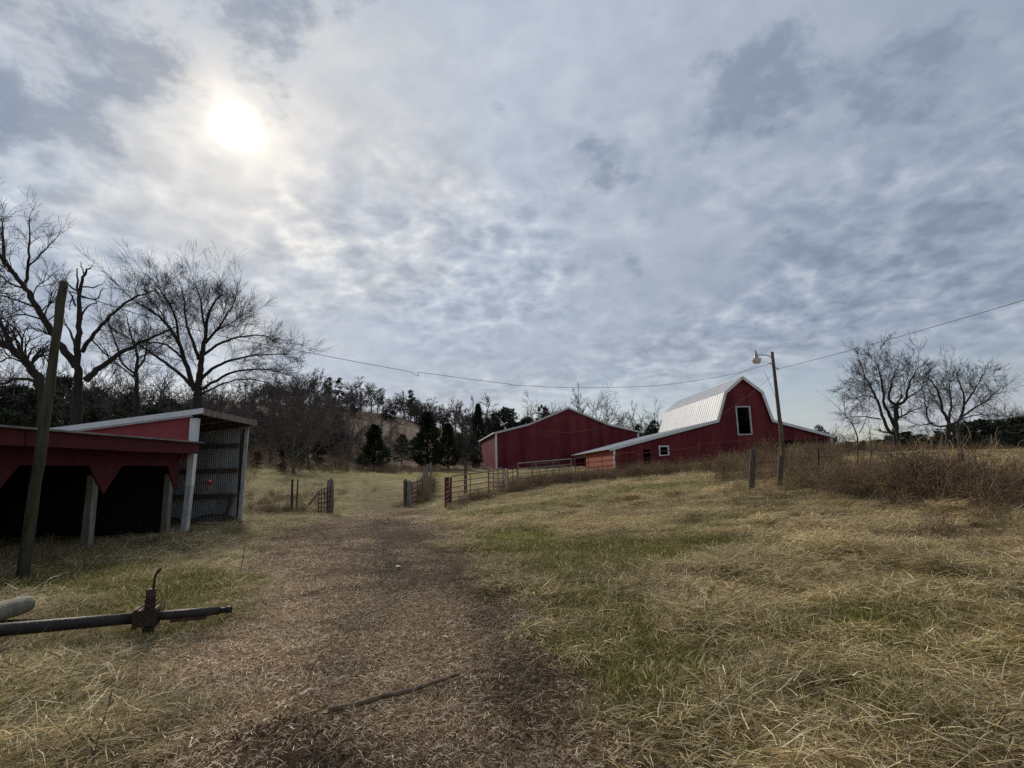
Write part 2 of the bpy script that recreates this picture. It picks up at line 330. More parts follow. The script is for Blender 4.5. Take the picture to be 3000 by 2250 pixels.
def track(xy):
    """1 on the worn track, 0 off it"""
    x, y = xy[:, 0], xy[:, 1]
    c = np.interp(y, _tr[:, 1], _tr[:, 0]); w = np.interp(y, _tr[:, 1], _tr[:, 2])
    e = .35*np.sin(y*1.3+.6) + .22*np.sin(y*3.1+x*.7) + .12*np.sin(y*7.3+x*3)
    e = e + .25 * fbm(x*1.6, y*1.2, 77)
    t = np.clip((w + e*.8 - np.abs(x - c)) / .95 + .5, 0, 1)
    return t * np.clip((58 - y) / 20, 0, 1) * (.62 + .38 * np.clip((32 - y) / 9, 0, 1))
def fbm(x, y, s):
    v = np.zeros_like(x); a = 1.0; rs = np.random.RandomState(s)
    for k in range(4):
        p = rs.rand(4) * 6.28; f = 2.0 ** k
        v += a * np.sin(x*f*.9 + p[0] + 1.3*np.sin(y*f*.6+p[1])) * np.sin(y*f*.8 + p[2] + 1.2*np.sin(x*f*.7+p[3])); a *= .55
    return v
_rl = np.array([(-1.15,0),(-1.25,3.65),(-1.5,5.2),(-1.85,7.5),(-2.9,12.7),(-4.3,17),(-5.0,24)]); _rr = np.array([(.10,0),(.02,3.7),(-.12,5.2),(-.45,7.6),(-1.4,10.9),(-3.0,15),(-4.1,20)])
def mud(xy):
    """bare damp soil in the two wheel ruts and a few worn spots"""
    x, y = xy[:, 0], xy[:, 1]
    a = np.exp(-((x - np.interp(y, _rl[:, 1], _rl[:, 0])) / .44) ** 2); b = np.exp(-((x - np.interp(y, _rr[:, 1], _rr[:, 0])) / .46) ** 2)
    m = np.maximum(a, b) * np.clip(.85 + .75 * fbm(x*1.1, y*.8, 33), 0, 1.1)
    for (sx, sy, rx, ry) in [(-1.6,8.2,.9,1.0),(-3.0,14.6,2.4,.5),(-1.5,6.2,.6,.8),(-5.6,17.5,1.6,.5),(-2.0,11.0,.9,1.0),(.2,6.6,.35,1.0)]:
        m = np.maximum(m, .9 * np.exp(-((x-sx)/rx)**2 - ((y-sy)/ry)**2) * np.clip(.7 + .9 * fbm(x*1.7, y*1.4, 34), 0, 1.1))
    return np.clip(m, 0, 1) * np.clip((28 - y) / 6, 0, 1)
def green(xy):
    """where short green growth shows instead of dead straw"""
    x, y = xy[:, 0], xy[:, 1]
    g = np.zeros(len(x))
    for (gx, gy, rx, ry, a) in [(.0,12.5,1.0,2.6,1.1),(.9,8.6,.9,2.0,1.2),(.75,6.2,.6,1.5,1.3),(1.1,4.4,.5,.9,1.0),(1.5,10.2,1.2,1.2,1.0),(2.6,9.6,1.6,1.2,.8),(-5.6,8.4,1.6,1.1,.9),(-4.4,6.6,1.2,1.0,.8),
                            (5,12,2.2,1.0,.45),(3.2,5.2,.7,.5,.6),(-1,18.5,2.2,1.6,.7),(2,21,3.5,1.3,.6),(-2.6,4.6,.6,.35,.5),(-7.5,9.5,1.3,1.6,.5),(-8,60,9,7,.55),(6,24,3,2,.5),(2.1,3.6,.6,.45,.6),(4.3,6.6,.8,.6,.5)]:
        g = np.maximum(g, a * np.exp(-((x-gx)/rx)**2 - ((y-gy)/ry)**2))
    g = g * 1.35 + .20 * fbm(x*.8, y*.8, 5) + .10 * fbm(x*2.2, y*2.2, 8)
    return np.clip(g, 0, 1) * (1 - track(xy) * .93)

gx = np.sinh(np.linspace(-1, 1, 361) * 6.4) / math.sinh(6.4) * 900
gy = np.concatenate([np.linspace(-220, -6, 12), np.linspace(-4, 2, 10), 2 + np.expm1(np.linspace(0.004, 1, 400) * 4.6) / math.expm1(4.6) * 1000])
GX, GY = np.meshgrid(gx, gy)
gxy = np.stack([GX.ravel(), GY.ravel()], 1)
gz = heights(gxy)
nx, ny = len(gx), len(gy)
idx = np.arange(nx * ny).reshape(ny, nx)
faces = np.stack([idx[:-1, :-1], idx[:-1, 1:], idx[1:, 1:], idx[1:, :-1]], -1).reshape(-1, 4)
me = bpy.data.meshes.new('ground')
me.vertices.add(nx * ny); me.vertices.foreach_set('co', np.column_stack([gxy, gz]).ravel())
me.loops.add(faces.size); me.loops.foreach_set('vertex_index', faces.ravel())
me.polygons.add(len(faces)); me.polygons.foreach_set('loop_start', np.arange(0, faces.size, 4)); me.polygons.foreach_set('loop_total', np.full(len(faces), 4))
me.update(); me.polygons.foreach_set('use_smooth', np.ones(len(faces), bool))
def fattr(me, name, arr, dom='POINT', typ='FLOAT'):
    a = me.attributes.new(name, typ, dom); a.data.foreach_set('value' if typ in ('FLOAT', 'INT') else 'vector', np.ascontiguousarray(arr).ravel())
fattr(me, 'track', track(gxy)); fattr(me, 'mud', mud(gxy) * track(gxy)); fattr(me, 'green', green(gxy))
# pasture / rough hillside
x, y = gxy[:, 0], gxy[:, 1]
rough = np.clip((y - 66 + x * .2 + 3*fbm(x*.1, y*.1, 3)) / 8, 0, 1) * np.clip((25 - x) / 20, 0, 1)
fattr(me, 'rough', rough)
ground = bpy.data.objects.new('ground', me); col.objects.link(ground); ground['kind'] = 'structure'
gm = bpy.data.materials.new('pasture_ground'); gm.use_nodes = True; nt = gm.node_tree; nt.nodes.clear()
def N(t, **kw):
    n = nt.nodes.new(t)
    for k, v in kw.items(): setattr(n, k, v)
    return n
def L(a, b): nt.links.new(a, b)
def mixc(f, a, b, mode='MIX'):
    n = N('ShaderNodeMix', data_type='RGBA', blend_type=mode)
    for i, v in ((0, f), (6, a), (7, b)):
        if isinstance(v, (int, float)): n.inputs[i].default_value = v
        elif isinstance(v, tuple): n.inputs[i].default_value = (*v, 1)
        else: L(v, n.inputs[i])
    return n.outputs[2]
def noi(scale, detail=8, rough=.65, vec=None):
    n = N('ShaderNodeTexNoise'); n.inputs['Scale'].default_value = scale; n.inputs['Detail'].default_value = detail; n.inputs['Roughness'].default_value = rough
    L(vec or GC, n.inputs['Vector']); return n.outputs['Fac']
def rmp(f, stops):
    n = N('ShaderNodeValToRGB'); e = n.color_ramp.elements
    e[0].position, e[0].color = stops[0][0], (*stops[0][1], 1); e[1].position, e[1].color = stops[-1][0], (*stops[-1][1], 1)
    for p, c in stops[1:-1]: q = e.new(p); q.color = (*c, 1)
    L(f, n.inputs[0]); return n.outputs[0]
def att(name): return N('ShaderNodeAttribute', attribute_name=name).outputs['Fac']
GC = N('ShaderNodeTexCoord').outputs['Object']
straw = rmp(noi(2.2, 10, .72), [(.30, (.11,.083,.040)), (.48, (.24,.19,.092)), (.62, (.34,.275,.145)), (.75, (.22,.19,.08))])
straw = mixc(rmp(noi(.25, 4), [(.42, (0,0,0)), (.6, (1,1,1))]), straw, rmp(noi(3.1, 9, .7), [(.3, (.10,.088,.032)), (.7, (.25,.215,.085))]))
grn = rmp(noi(9, 8, .7), [(.3, (.065,.075,.010)), (.55, (.145,.155,.024)), (.75, (.23,.215,.055))])
soil = rmp(noi(5, 9, .75), [(.32, (.026,.015,.008)), (.5, (.075,.045,.025)), (.68, (.17,.11,.065))])
hill = rmp(noi(.22, 9, .7), [(.3, (.055,.040,.027)), (.5, (.11,.076,.052)), (.7, (.18,.125,.088))])
c = mixc(att('green'), straw, grn); c = mixc(att('rough'), c, hill); c = mixc(att('track'), c, soil); c = mixc(att('mud'), c, rmp(noi(7, 9, .75), [(.35, (.016,.010,.0065)), (.65, (.055,.034,.021))]))
gp = N('ShaderNodeBsdfPrincipled'); gp.inputs['Roughness'].default_value = .95; gp.inputs['Specular IOR Level'].default_value = .1
L(c, gp.inputs['Base Color'])
bmp = N('ShaderNodeBump'); bmp.inputs['Strength'].default_value = .8; bmp.inputs['Distance'].default_value = .05
L(noi(14, 8, .75), bmp.inputs['Height']); L(bmp.outputs[0], gp.inputs['Normal'])
go = N('ShaderNodeOutputMaterial'); L(gp.outputs[0], go.inputs[0])
me.materials.append(gm)
def gz_at(x, y): return float(heights([(x, y)])[0])
def ground_pt(px, Y):
    p = at(px, 1400, Y); return Vector((p.x, Y, gz_at(p.x, Y)))

# ------------------------------------------------------------------ open-fronted red lean-to shed
RZ = R(1.1)
lean = thing('open_shed', 'long low red open-fronted shed with dark bays beneath its fascia', 'shed', (-9.75, 16.0, -.12), RZ)
LB = 2.68                               # roof edge above shed base
for k, (ya, yb) in enumerate(((-17.0, -13.2), (-13.19, -9.55), (-9.54, -5.9), (-5.89, -2.3), (-2.29, -.06))):
    j = .012 * (k % 2); MB().hexa([(.28+j,ya,LB-.34+j),(.32+j,ya,LB-.34+j),(.32+j,yb,LB-.335-j),(.28+j,yb,LB-.335-j)], [(.28+j,ya,LB-.03),(.32+j,ya,LB-.03),(.32+j,yb,LB-.03),(.28+j,yb,LB-.03)]).build('fascia_board', 'red_old', lean)
MB().box(-.25, .27, -17.0, .08, LB-.10, LB-.06).build('soffit', 'wood_shaded', lean)
MB().hexa([(-6.4,-17.1,LB-.32),(.42,-17.1,LB-.018),(.42,.0,LB-.018),(-6.4,.0,LB-.32)], [(-6.4,-17.1,LB-.26),(.42,-17.1,LB+.022),(.42,.0,LB+.022),(-6.4,.0,LB-.26)]).build('roof', 'roof_dark', lean)
# front board with V-shaped drops at each post
yv = [-14.6, -11.65, -8.75, -5.85, -2.95, -.04]
prof = [(-17.0, LB-.36), (-17.0, LB-.66)]
for t in yv[:-1]: prof += [(t-.55, LB-.68), (t, LB-1.36), (t+.55, LB-.68)]
prof += [(yv[-1]-.5, LB-.68), (yv[-1]-.14, LB-1.30), (yv[-1]+.03, LB-1.34), (yv[-1]+.03, LB-.36)]
def strips(mb, prof, x0, x1, ztop):      # board between ztop and the lower outline
    low = sorted(prof)
    pts = [p for p in prof[1:-1]]
    for (a, za), (b, zb) in zip(pts, pts[1:]):
        if b - a < 1e-4: continue
        mb.hexa([(x0,a,za),(x1,a,za),(x1,b,zb),(x0,b,zb)], [(x0,a,ztop),(x1,a,ztop),(x1,b,ztop),(x0,b,ztop)])
mbf = MB(); strips(mbf, prof, -.30, -.26, LB-.30); mbf.build('front_board', 'red_old', lean)
for t in yv:
    MB().hexa([(-.44,t-.36,-.3),(-.26,t-.36,-.3),(-.26,t-.18,-.3),(-.44,t-.18,-.3)], [(-.46,t-.30,LB-.9),(-.31,t-.30,LB-.9),(-.31,t-.13,LB-.9),(-.46,t-.13,LB-.9)]).build('post', 'wood_grey', lean)
MB().box(-6.2, -6.1, -17, .1, -.4, LB-.34).build('back_wall', 'wood_shaded', lean)
MB().box(-6.1, -.3, -17.05, -17, -.4, LB-.1).build('end_wall', 'wood_shaded', lean)
MB().box(-6.1, -.55, -.02, .04, -.4, LB-.36).build('partition', 'wood_shaded', lean)
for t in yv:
    MB().beam((-.3, t-.22, LB-.42), (-6.1, t-.22, LB-.62), .08, .2).build('rafter', 'wood_shaded', lean)
# ------------------------------------------------------------------ tall mono-pitch shed
tall = thing('tall_shed', 'taller pink-red metal shed with white trim and open side behind the low shed', 'shed', (-9.72, 16.12, -.10), RZ)
HT = 3.62; SL = .112; DEP = 3.35
def corr(mb, a, b, zb, zt, step, amp, nrm):       # corrugated sheet from a to b (x,y), with top/bottom heights as functions of position 0..1
    a = Vector((*a, 0)); b = Vector((*b, 0)); Ln = (b - a).length; n = int(Ln / step); nv = Vector((*nrm, 0)); vs = []
    for i in range(n + 1):
        t = i / n; o = nv * (amp if i % 2 else -amp); p = a.lerp(b, t) + o
        vs += [(p.x, p.y, zb(t)), (p.x, p.y, zt(t))]
    base = len(mb.v); mb.v += vs
    mb.f += [(base+2*i, base+2*i+2, base+2*i+3, base+2*i+1) for i in range(n)]
mw_ = MB(); corr(mw_, (-6.0, 0), (-.10, 0), lambda t: 2.2, lambda t: HT - .1 - SL * 6.0 * (1 - t),   .045, .006, (0, 1)); mw_.build('side_wall', 'red_pink', tall)
mi = MB(); corr(mi, (-6.0, DEP - .16), (-.14, DEP - .16), lambda t: .10 + .22 * abs(math.sin(t * 9)) * (t > .55), lambda t: HT - .28 - SL * 6.0 * (1 - t), .038, .007, (0, 1)); mi.build('inner_sheet', 'galv', tall)
mo = MB(); corr(mo, (-6.0, DEP + .02), (-.10, DEP + .02), lambda t: .02, lambda t: HT - .28 - SL * 6.0 * (1 - t), .06, .007, (0, 1)); mo.build('outer_sheet', 'galv', tall)
for z in (2.72, 1.84, .95): MB().box(-6.0, -.16, DEP-.30, DEP-.20, z-.075, z+.075).build('girt', 'wood_dark', tall)
MB().box(-6.06, -6.0, .02, DEP, -.3, HT-.85).build('back_wall', 'wood_dark', tall)
def tilt_box(mb, x0, x1, y0, y1, zlo, zhi):         # follows the roof pitch; eave sags a little to the back
    f = lambda x, y, z: (x, y, HT + SL * x - .06 * max(0, y) / DEP + z)
    return mb.hexa([f(x0,y0,zlo),f(x1,y0,zlo),f(x1,y1,zlo),f(x0,y1,zlo)], [f(x0,y0,zhi),f(x1,y0,zhi),f(x1,y1,zhi),f(x0,y1,zhi)])
tilt_box(MB(), -6.4, .30, -.15, DEP+.0, -.02, .02).build('roof', 'roof_grey', tall)
tilt_box(MB(), -6.4, .33, -.20, -.155, -.115, .045).build('fascia', 'white', tall)
tilt_box(MB(), -6.3, -.05, -.15, -.02, -.155, -.105).build('trim', 'white', tall)
tilt_box(MB(), .305, .34, -.15, DEP+.04, -.16, .035).build('fascia', 'wood_grey', tall)
for yy in (.5, 1.4, 2.4, 3.1): tilt_box(MB(), -6.0, .29, yy, yy+.06, -.17, -.03).build('rafter', 'wood_dark', tall)
MB().hexa([(-.19,-.06,-.3),(-.04,-.06,-.3),(-.04,.12,-.3),(-.19,.12,-.3)], [(-.10,-.06,1.4),(.06,-.06,1.4),(.06,.11,1.4),(-.10,.11,1.4)]).build('corner_post', 'white_old', tall)
MB().hexa([(-.10,-.06,1.4),(.06,-.06,1.4),(.06,.11,1.4),(-.10,.11,1.4)], [(-.12,-.05,HT-.2),(.10,-.05,HT-.2),(.10,.12,HT-.2),(-.14,.12,HT-.2)]).build('corner_post', 'white', tall)
MB().hexa([(-.20,DEP-.10,-.3),(-.02,DEP-.10,-.3),(-.02,DEP-.02,-.3),(-.20,DEP-.02,-.3)], [(-.14,DEP-.10,HT-.28),(.06,DEP-.10,HT-.28),(.06,DEP-.02,HT-.28),(-.14,DEP-.02,HT-.28)]).build('post', 'wood_dark', tall)
MB().hexa([(-.10,DEP-.16,-.3),(.03,DEP-.16,-.3),(.03,DEP-.105,-.3),(-.10,DEP-.105,-.3)], [(0,DEP-.16,HT-.28),(.12,DEP-.16,HT-.28),(.12,DEP-.105,HT-.28),(0,DEP-.105,HT-.28)]).build('trim_board', 'white_old', tall)
MB().beam((-.5, DEP-.32, .05), (-.22, DEP-.32, 1.0), .07, .1).build('brace', 'wood_dark', tall)
# small red and pale fittings beside the white corner post
rb = thing('marker_bar', 'short bar with small red and white ends behind the white corner post', 'bar', (-9.62, 16.55, -.1))
MB().tube([(-.34,-.2,1.45),(.3,.1,1.48)], .02, 6).build('bar', 'rust', rb)
MB().box(-.44,-.30,-.27,-.15,1.38,1.52).build('white_block', 'white_old', rb)
m_ = MB(); m_.tube([(.13,.02,1.46),(.16,.035,1.46),(.24,.075,1.46),(.27,.09,1.46)], [.05,.07,.07,.05], 10); m_.build('red_cap', 'red_plastic', rb)
MB().beam((-.34,-.2,-.25), (-.34,-.2,1.45), .05, .05).build('stake', 'rust', rb)

# ------------------------------------------------------------------ gambrel barn with lean-tos
GB = thing('gambrel_barn', 'red gambrel barn with pale metal roof, loft opening and side lean-tos', 'barn', (0, 0, 0), 0)
p0 = at(1800, 1382, 50); GB.location = (p0.x, 50.0, 0.9); GB.rotation_euler = (0, 0, RZ)
def local_on(o, px, py, off=0.0):        # pixel -> (u, z) on the thing's front plane
    inv = o.matrix_basis.inverted(); c0 = inv @ CAM; d = inv.to_3x3() @ ray(px, py)
    t = (off - c0.y) / d.y; p = c0 + d * t; return (p.x, p.z)
q = lambda px, py: local_on(GB, px, py)
PK, LK, LE, RK, RE, RX = q(2172.6,1104.9), q(2121.8,1150.5), q(2103.3,1228.6), q(2231.4,1149.3), q(2258.5,1227.7), q(2432,1276)
LX = q(1798, 1312.5)
def wall_panel(name, m, top, x0, x1, base, holes, y0, y1, parent):
    """upright wall from x0 to x1 under the outline top[(x,z)...], with rectangular openings"""
    xs = sorted({x0, x1, *[p[0] for p in top if x0 < p[0] < x1], *[h[0] for h in holes if x0 < h[0] < x1], *[h[1] for h in holes if x0 < h[1] < x1]})
    T = lambda v: float(np.interp(v, [p[0] for p in top], [p[1] for p in top]))
    mb = MB()
    for a, b in zip(xs, xs[1:]):
        mid = (a + b) / 2; z = base
        for h in sorted([h for h in holes if h[0] < mid < h[1]], key=lambda h: h[2]):
            if h[2] > z: mb.hexa([(a,y0,z),(b,y0,z),(b,y1,z),(a,y1,z)], [(a,y0,h[2]),(b,y0,h[2]),(b,y1,h[2]),(a,y1,h[2])])
            z = h[3]
        mb.hexa([(a,y0,z),(b,y0,z),(b,y1,z),(a,y1,z)], [(a,y0,T(a)),(b,y0,T(b)),(b,y1,T(b)),(a,y1,T(a))])
    return mb.build(name, m, parent)
tl, br = q(2157, 1193), q(2201.5, 1271); loft = (tl[0], br[0], br[1], tl[1])
tl, br = q(1932.5, 1309), q(1958, 1332.5); win = (tl[0], br[0], br[1], tl[1])
tl, br = q(1884, 1318), q(1909, 1370); dor = (tl[0], br[0], -1.0, tl[1])
tl, br = q(2273, 1290), q(2427, 1400); opn = (tl[0], br[0], -2.0, tl[1])
top = [LX, LE, LK, PK, RK, RE, RX]; top = [(a + (.001 if i == 1 else 0), b - .06) for i, (a, b) in enumerate(top)]
wall_panel('front_wall', 'red', top, LX[0], RX[0], -1.2, [loft, win, dor, opn], 0, .12, GB)
def frame(o, h, w, y0, m, names=('frame',)):
    x0, x1, z0, z1 = h; f = MB()
    f.box(x0-w, x0+.02, y0-.05, y0+.09, z0-w, z1+w); f.box(x1-.02, x1+w, y0-.05, y0+.09, z0-w, z1+w)
    f.box(x0+.021, x1-.021, y0-.053, y0+.087, z1-.02, z1+w); f.box(x0+.021, x1-.021, y0-.053, y0+.087, z0-w, z0+.02)
    return f.build(names[0], m, o)
frame(GB, loft, .10, 0, 'white_old', ('loft_door_frame',)); frame(GB, win, .10, 0, 'white', ('window_frame',))
BL = 19.0; LLEN = 28.0
def slab(mb, a, b, y0, y1, th=.07, lift=0.0, rib=None):     # roof plane between profile points a and b (x,z)
    d = Vector((b[0]-a[0], b[1]-a[1])).normalized(); n = Vector((-d.y, d.x)); n = n if n.y > 0 else -n
    A0 = Vector(a) + n*lift; B0 = Vector(b) + n*lift; A1 = A0 + n*th; B1 = B0 + n*th
    mb.hexa([(A0.x,y0,A0.y),(B0.x,y0,B0.y),(B0.x,y1,B0.y),(A0.x,y1,A0.y)], [(A1.x,y0,A1.y),(B1.x,y0,B1.y),(B1.x,y1,B1.y),(A1.x,y1,A1.y)])
    if rib:
        yy = y0 + rib/2
        while yy < y1:
            A2 = A1 + n*.025; B2 = B1 + n*.025
            mb.hexa([(A1.x,yy-.03,A1.y),(B1.x,yy-.03,B1.y),(B1.x,yy+.03,B1.y),(A1.x,yy+.03,A1.y)], [(A2.x,yy-.012,A2.y),(B2.x,yy-.012,B2.y),(B2.x,yy+.012,B2.y),(A2.x,yy+.012,A2.y)]); yy += rib
    return mb
slab(MB(), LK, PK, -.20, BL, rib=.6).build('upper_roof', 'roof_grey', GB)
slab(MB(), RK, PK, -.20, BL, rib=.6).build('upper_roof', 'roof_grey', GB)
LEo = (LE[0]-.10, LE[1]-.08); REo = (RE[0]+.10, RE[1]-.08)
slab(MB(), LEo, LK, -.20, BL, rib=.6).build('lower_roof', 'roof_white', GB)
slab(MB(), REo, RK, -.20, BL, rib=.6).build('lower_roof', 'roof_white', GB)
LXo = (LX[0]-.45, LX[1]-.11); RXo = (RX[0]+.35, RX[1]-.10)
slab(MB(), LXo, (LE[0], LE[1]-.10), -.20, LLEN, rib=.6).build('lean_to_roof', 'roof_white', GB)
slab(MB(), RXo, (RE[0], RE[1]-.10), -.20, BL, rib=.6).build('lean_to_roof', 'roof_grey', GB)
for a, b in ((LK, PK), (RK, PK), (LEo, LK), (REo, RK), (LXo, (LE[0], LE[1]-.1)), (RXo, (RE[0], RE[1]-.1))):
    slab(MB(), a, b, -.24, -.205, th=.26, lift=-.17).build('rake_trim', 'white', GB)
MB().box(LX[0]-.09, LX[0]+.12, -.06, -.004, -1.0, LX[1]-.12).build('corner_board', 'white', GB)
# left side: orange-red wall with an open bay at its far end
MB().box(LX[0]-.02, LX[0]+.08, .13, 17.0, -1.0, LX[1]-.16).build('side_wall', 'red_orange', GB)
MB().box(LX[0]-.02, LX[0]+.08, 17.0, LLEN-.3, LX[1]-.45, LX[1]-.16).build('header', 'wood_grey', GB)
MB().box(LX[0]-.10, LX[0]+.12, LLEN-.3, LLEN-.05, -1, LX[1]-.16).build('post', 'wood_grey', GB)
wall_panel('rear_wall', 'red', top, LX[0]+.1, RX[0]-.06, -1.2, [], BL-.12, BL-.02, GB)
MB().box(LX[0]+.1, LE[0], LLEN-.1, LLEN, -1.2, LX[1]-.25).build('rear_wall', 'red', GB)
MB().box(LE[0]-.03, LE[0]+.05, .2, LLEN-.1, -1, LE[1]-.2).build('partition', 'wood_dark', GB)
MB().box(RE[0]-.05, RE[0]+.03, .2, BL-.1, -1, RE[1]-.2).build('partition', 'wood_dark', GB)
MB().box(RX[0]-.06, RX[0]+.18, -.05, .2, -1.2, RX[1]-.18).build('post', 'white_old', GB)
MB().box(RX[0]-.05, RX[0]+.03, .3, BL-.2, -1.2, RX[1]-.035).build('side_wall', 'red', GB)
for yy in (6, 12, BL-.3): MB().box(RX[0]+.031, RX[0]+.12, yy, yy+.2, -1.2, RX[1]-.2).build('post', 'wood_grey', GB)
MB().box(opn[0]-.2, opn[0]-.02, .14, .34, -1.2, opn[3]).build('post', 'wood_grey', GB)

# ------------------------------------------------------------------ second barn behind
BB = thing('low_gable_barn', 'wide dark red barn with low broken gable roof behind the grey-green gate', 'barn', (0, 0, 0), 0)
p0 = at(1454.4, 1372.8, 82); BB.location = (p0.x, 82.0, p0.z); BB.rotation_euler = (0, 0, R(9.0))
q = lambda px, py: local_on(BB, px, py)
b_le, b_lb, b_pk, b_rb, b_re = q(1446,1268.5), q(1549.4,1242.6), q(1664.7,1194.5), q(1781.3,1243.1), q(1884,1267)
x0 = q(1452.5, 1300)[0]; x1 = q(1872, 1300)[0]
top = [(x, z - .08) for x, z in (b_le, b_lb, b_pk, b_rb, b_re)]
wall_panel('front_wall', 'red', top, x0, x1, -1.2, [], 0, .12, BB)
DB = 27.0
for a, b, w in ((b_lb, b_pk, 'roof_grey'), (b_rb, b_pk, 'roof_grey'), (b_le, b_lb, 'roof_white'), (b_re, b_rb, 'roof_white')):
    slab(MB(), a, b, -.25, DB, th=.06, rib=.6).build('roof_sheet', 'roof_grey', BB)
    slab(MB(), a, b, -.30, -.255, th=.27, lift=-.2).build('rake_trim', w if w == 'roof_white' else 'white_old', BB)
MB().box(x0-.02, x0+.1, .13, DB-.1, -1.2, b_le[1]-.1).build('side_wall', 'red', BB)
MB().box(x1-.1, x1+.02, .13, DB-.1, -1.2, b_re[1]-.1).build('side_wall', 'red', BB)
wall_panel('rear_wall', 'red', top, x0+.1, x1-.1, -1.2, [], DB-.12, DB-.02, BB)
MB().box(x0-.1, x0+.20, -.07, -.004, -1.2, b_le[1]-.1).build('corner_board', 'white', BB)
MB().box(x0-.10, x0-.025, DB-.35, DB-.1, -1.2, b_le[1]-.1).build('corner_board', 'white', BB)
MB().box(x1-.2, x1+.1, -.07, -.004, -1.2, b_re[1]-.1).build('corner_board', 'white', BB)
MB().beam((b_le[0]-.02, -.2, b_le[1]-.02), (b_le[0]-.02, DB, b_le[1]-.02), .08, .22).build('eave_trim', 'white', BB)
a, b = q(1575, 1259), q(1781, 1245); sag = [((1-t)*a[0]+t*b[0], -.06, (1-t)*a[1]+t*b[1]-.75*4*t*(1-t)) for t in np.linspace(0, 1, 13)]
MB().tube(sag, .035, 4).build('cable', 'gate_pink', BB)

# ------------------------------------------------------------------ leaning left pole, lamp pole and wires
lp_b = at(66, 1690, 9.3); lp_b.z = gz_at(lp_b.x, lp_b.y) - .05; lp_t = at(187, 828, 9.6)
pl = thing('log_pole', 'leaning mossy wooden pole in front of the low red shed', 'pole', lp_b)
pts = [lp_b.lerp(lp_t, t) for t in np.linspace(0, 1, 14)]
rs = random.Random(3)
pts = [p + Vector((rs.uniform(-.012, .012), rs.uniform(-.012, .012), 0)) for p in pts]
MB().tube(pts, [.088 - .020*t + rs.uniform(-.005, .005) for t in np.linspace(0, 1, 14)], 14).build('pole', 'pole_moss', pl, True, rel=True)
MB().tube([lp_t + Vector((0,0,-.004)), lp_t + Vector((.005,0,.02)), lp_t + Vector((.01,.01,.05))], [.066,.058,.03], 10).build('broken_top', 'wood_grey', pl, rel=True)
MB().tube([lp_t + Vector((.06,-.05,-.12)), lp_t + Vector((.14,-.06,-.12))], .014, 6).build('bolt', 'rust', pl, rel=True)

L_b = ground_pt(2303, 28); L_t = at(2262, 1031, 28)
lamp = thing('yard_light_pole', 'tall wooden pole carrying a yard light in front of gambrel barn', 'lamp post', L_b)
pts = [L_b.lerp(L_t, t) for t in np.linspace(-.04, 1, 10)]
MB().tube(pts, [.115 - .040*t for t in np.linspace(0, 1, 10)], 10).build('pole', 'pole', lamp, True, rel=True)
a0 = at(2264, 1047, 27.9); a1 = at(2240, 1040, 27.7); a2 = at(2218, 1040, 27.5)
MB().tube([a0, a0.lerp(a1, .4) + Vector((0,0,.03)), a1, a2], .025, 6).build('lamp_arm', 'lamp_grey', lamp, True, rel=True)
h = a2 + Vector((-.06, 0, 0))
head = MB().tube([h + Vector((0,0,.16)), h + Vector((0,0,.05)), h + Vector((0,0,-.12)), h + Vector((0,0,-.20))], [.05,.085,.10,.20], 12).build('lamp_head', 'lamp_grey', lamp, True, rel=True)
MB().tube([h + Vector((0,0,-.201)), h + Vector((0,0,-.26)), h + Vector((0,0,-.40)), h + Vector((0,0,-.44))], [.245,.25,.19,.15], 12).build('lens', 'lens', lamp, True, rel=True)
MB().tube([h + Vector((0,0,.161)), h + Vector((0,0,.27))], [.03,.024], 8).build('photocell', 'iron', lamp, True, rel=True)
ins1 = at(2260, 1064, 27.9); ins2 = at(2282, 1080, 27.9)
MB().tube([ins1 + Vector((.12,0,0)), ins1 + Vector((-.10,0,0))], .03, 8).build('insulator', 'lamp_grey', lamp, rel=True)
MB().tube([at(2270, 1082, 27.9), ins2], .03, 8).build('insulator', 'lamp_grey', lamp, rel=True)
MB().beam(at(2253,1050,27.9), at(2266,1044,27.9), .02, .03).build('arm_brace', 'lamp_grey', lamp, rel=True)

def wire(name, label, P, r, kinks=()):
    o = MB().tube(P, r, 5).build(name, 'wire'); tag(o, label, 'wire')
    return o
def thru(pp):          # smooth curve through (px, py, Y) points
    P = [at(*p) for p in pp]; out = []
    for i in range(len(P) - 1):
        p0, p1, p2, p3 = P[max(i-1,0)], P[i], P[i+1], P[min(i+2,len(P)-1)]
        for t in np.linspace(0, 1, 8, endpoint=False):
            out.append(.5*((2*p1)+(p2-p0)*t+(2*p0-5*p1+4*p2-p3)*t*t+(3*p1-p0-3*p2+p3)*t**3))
    return out + [P[-1]]
wire('overhead_wire', 'sagging overhead wire from the mossy pole to the yard light pole',
     thru([(192,850,9.6),(420,925,11.8),(650,985,14),(862,1025,16),(1060,1063,18),(1180,1085,19.2),(1204,1090,19.4),(1216,1098,19.5),(1228,1100,19.6),(1236,1092,19.7),(1370,1110,21),(1490,1125,22),(1505,1128,22.1),(1640,1135,23.3),(1800,1135,24.6),(1950,1127,25.8),(2100,1105,26.8),(2190,1085,27.4),(2258,1064,27.9)]), .0085)
wire('overhead_wire', 'taut overhead wire from yard light pole to the upper right frame edge', thru([(2284,1080,27.9),(2500,1024,24),(2750,953,20),(3000,879,17),(3250,800,14.5)]), .010)
wire('service_wire', 'thin wire looping from yard light pole down to the pale barn roof', thru([(2282,1080,27.9),(2262,1070,28.2),(2240,1060,29),(2200,1078,33),(2150,1101,39),(2100,1124,46),(2055,1143,56)]), .010)
wire('service_wire', 'thin wire slanting from yard light pole across the red barn front', thru([(2267,1096,28),(2225,1133,36),(2180,1168,44),(2110,1218,49.4)]), .010)
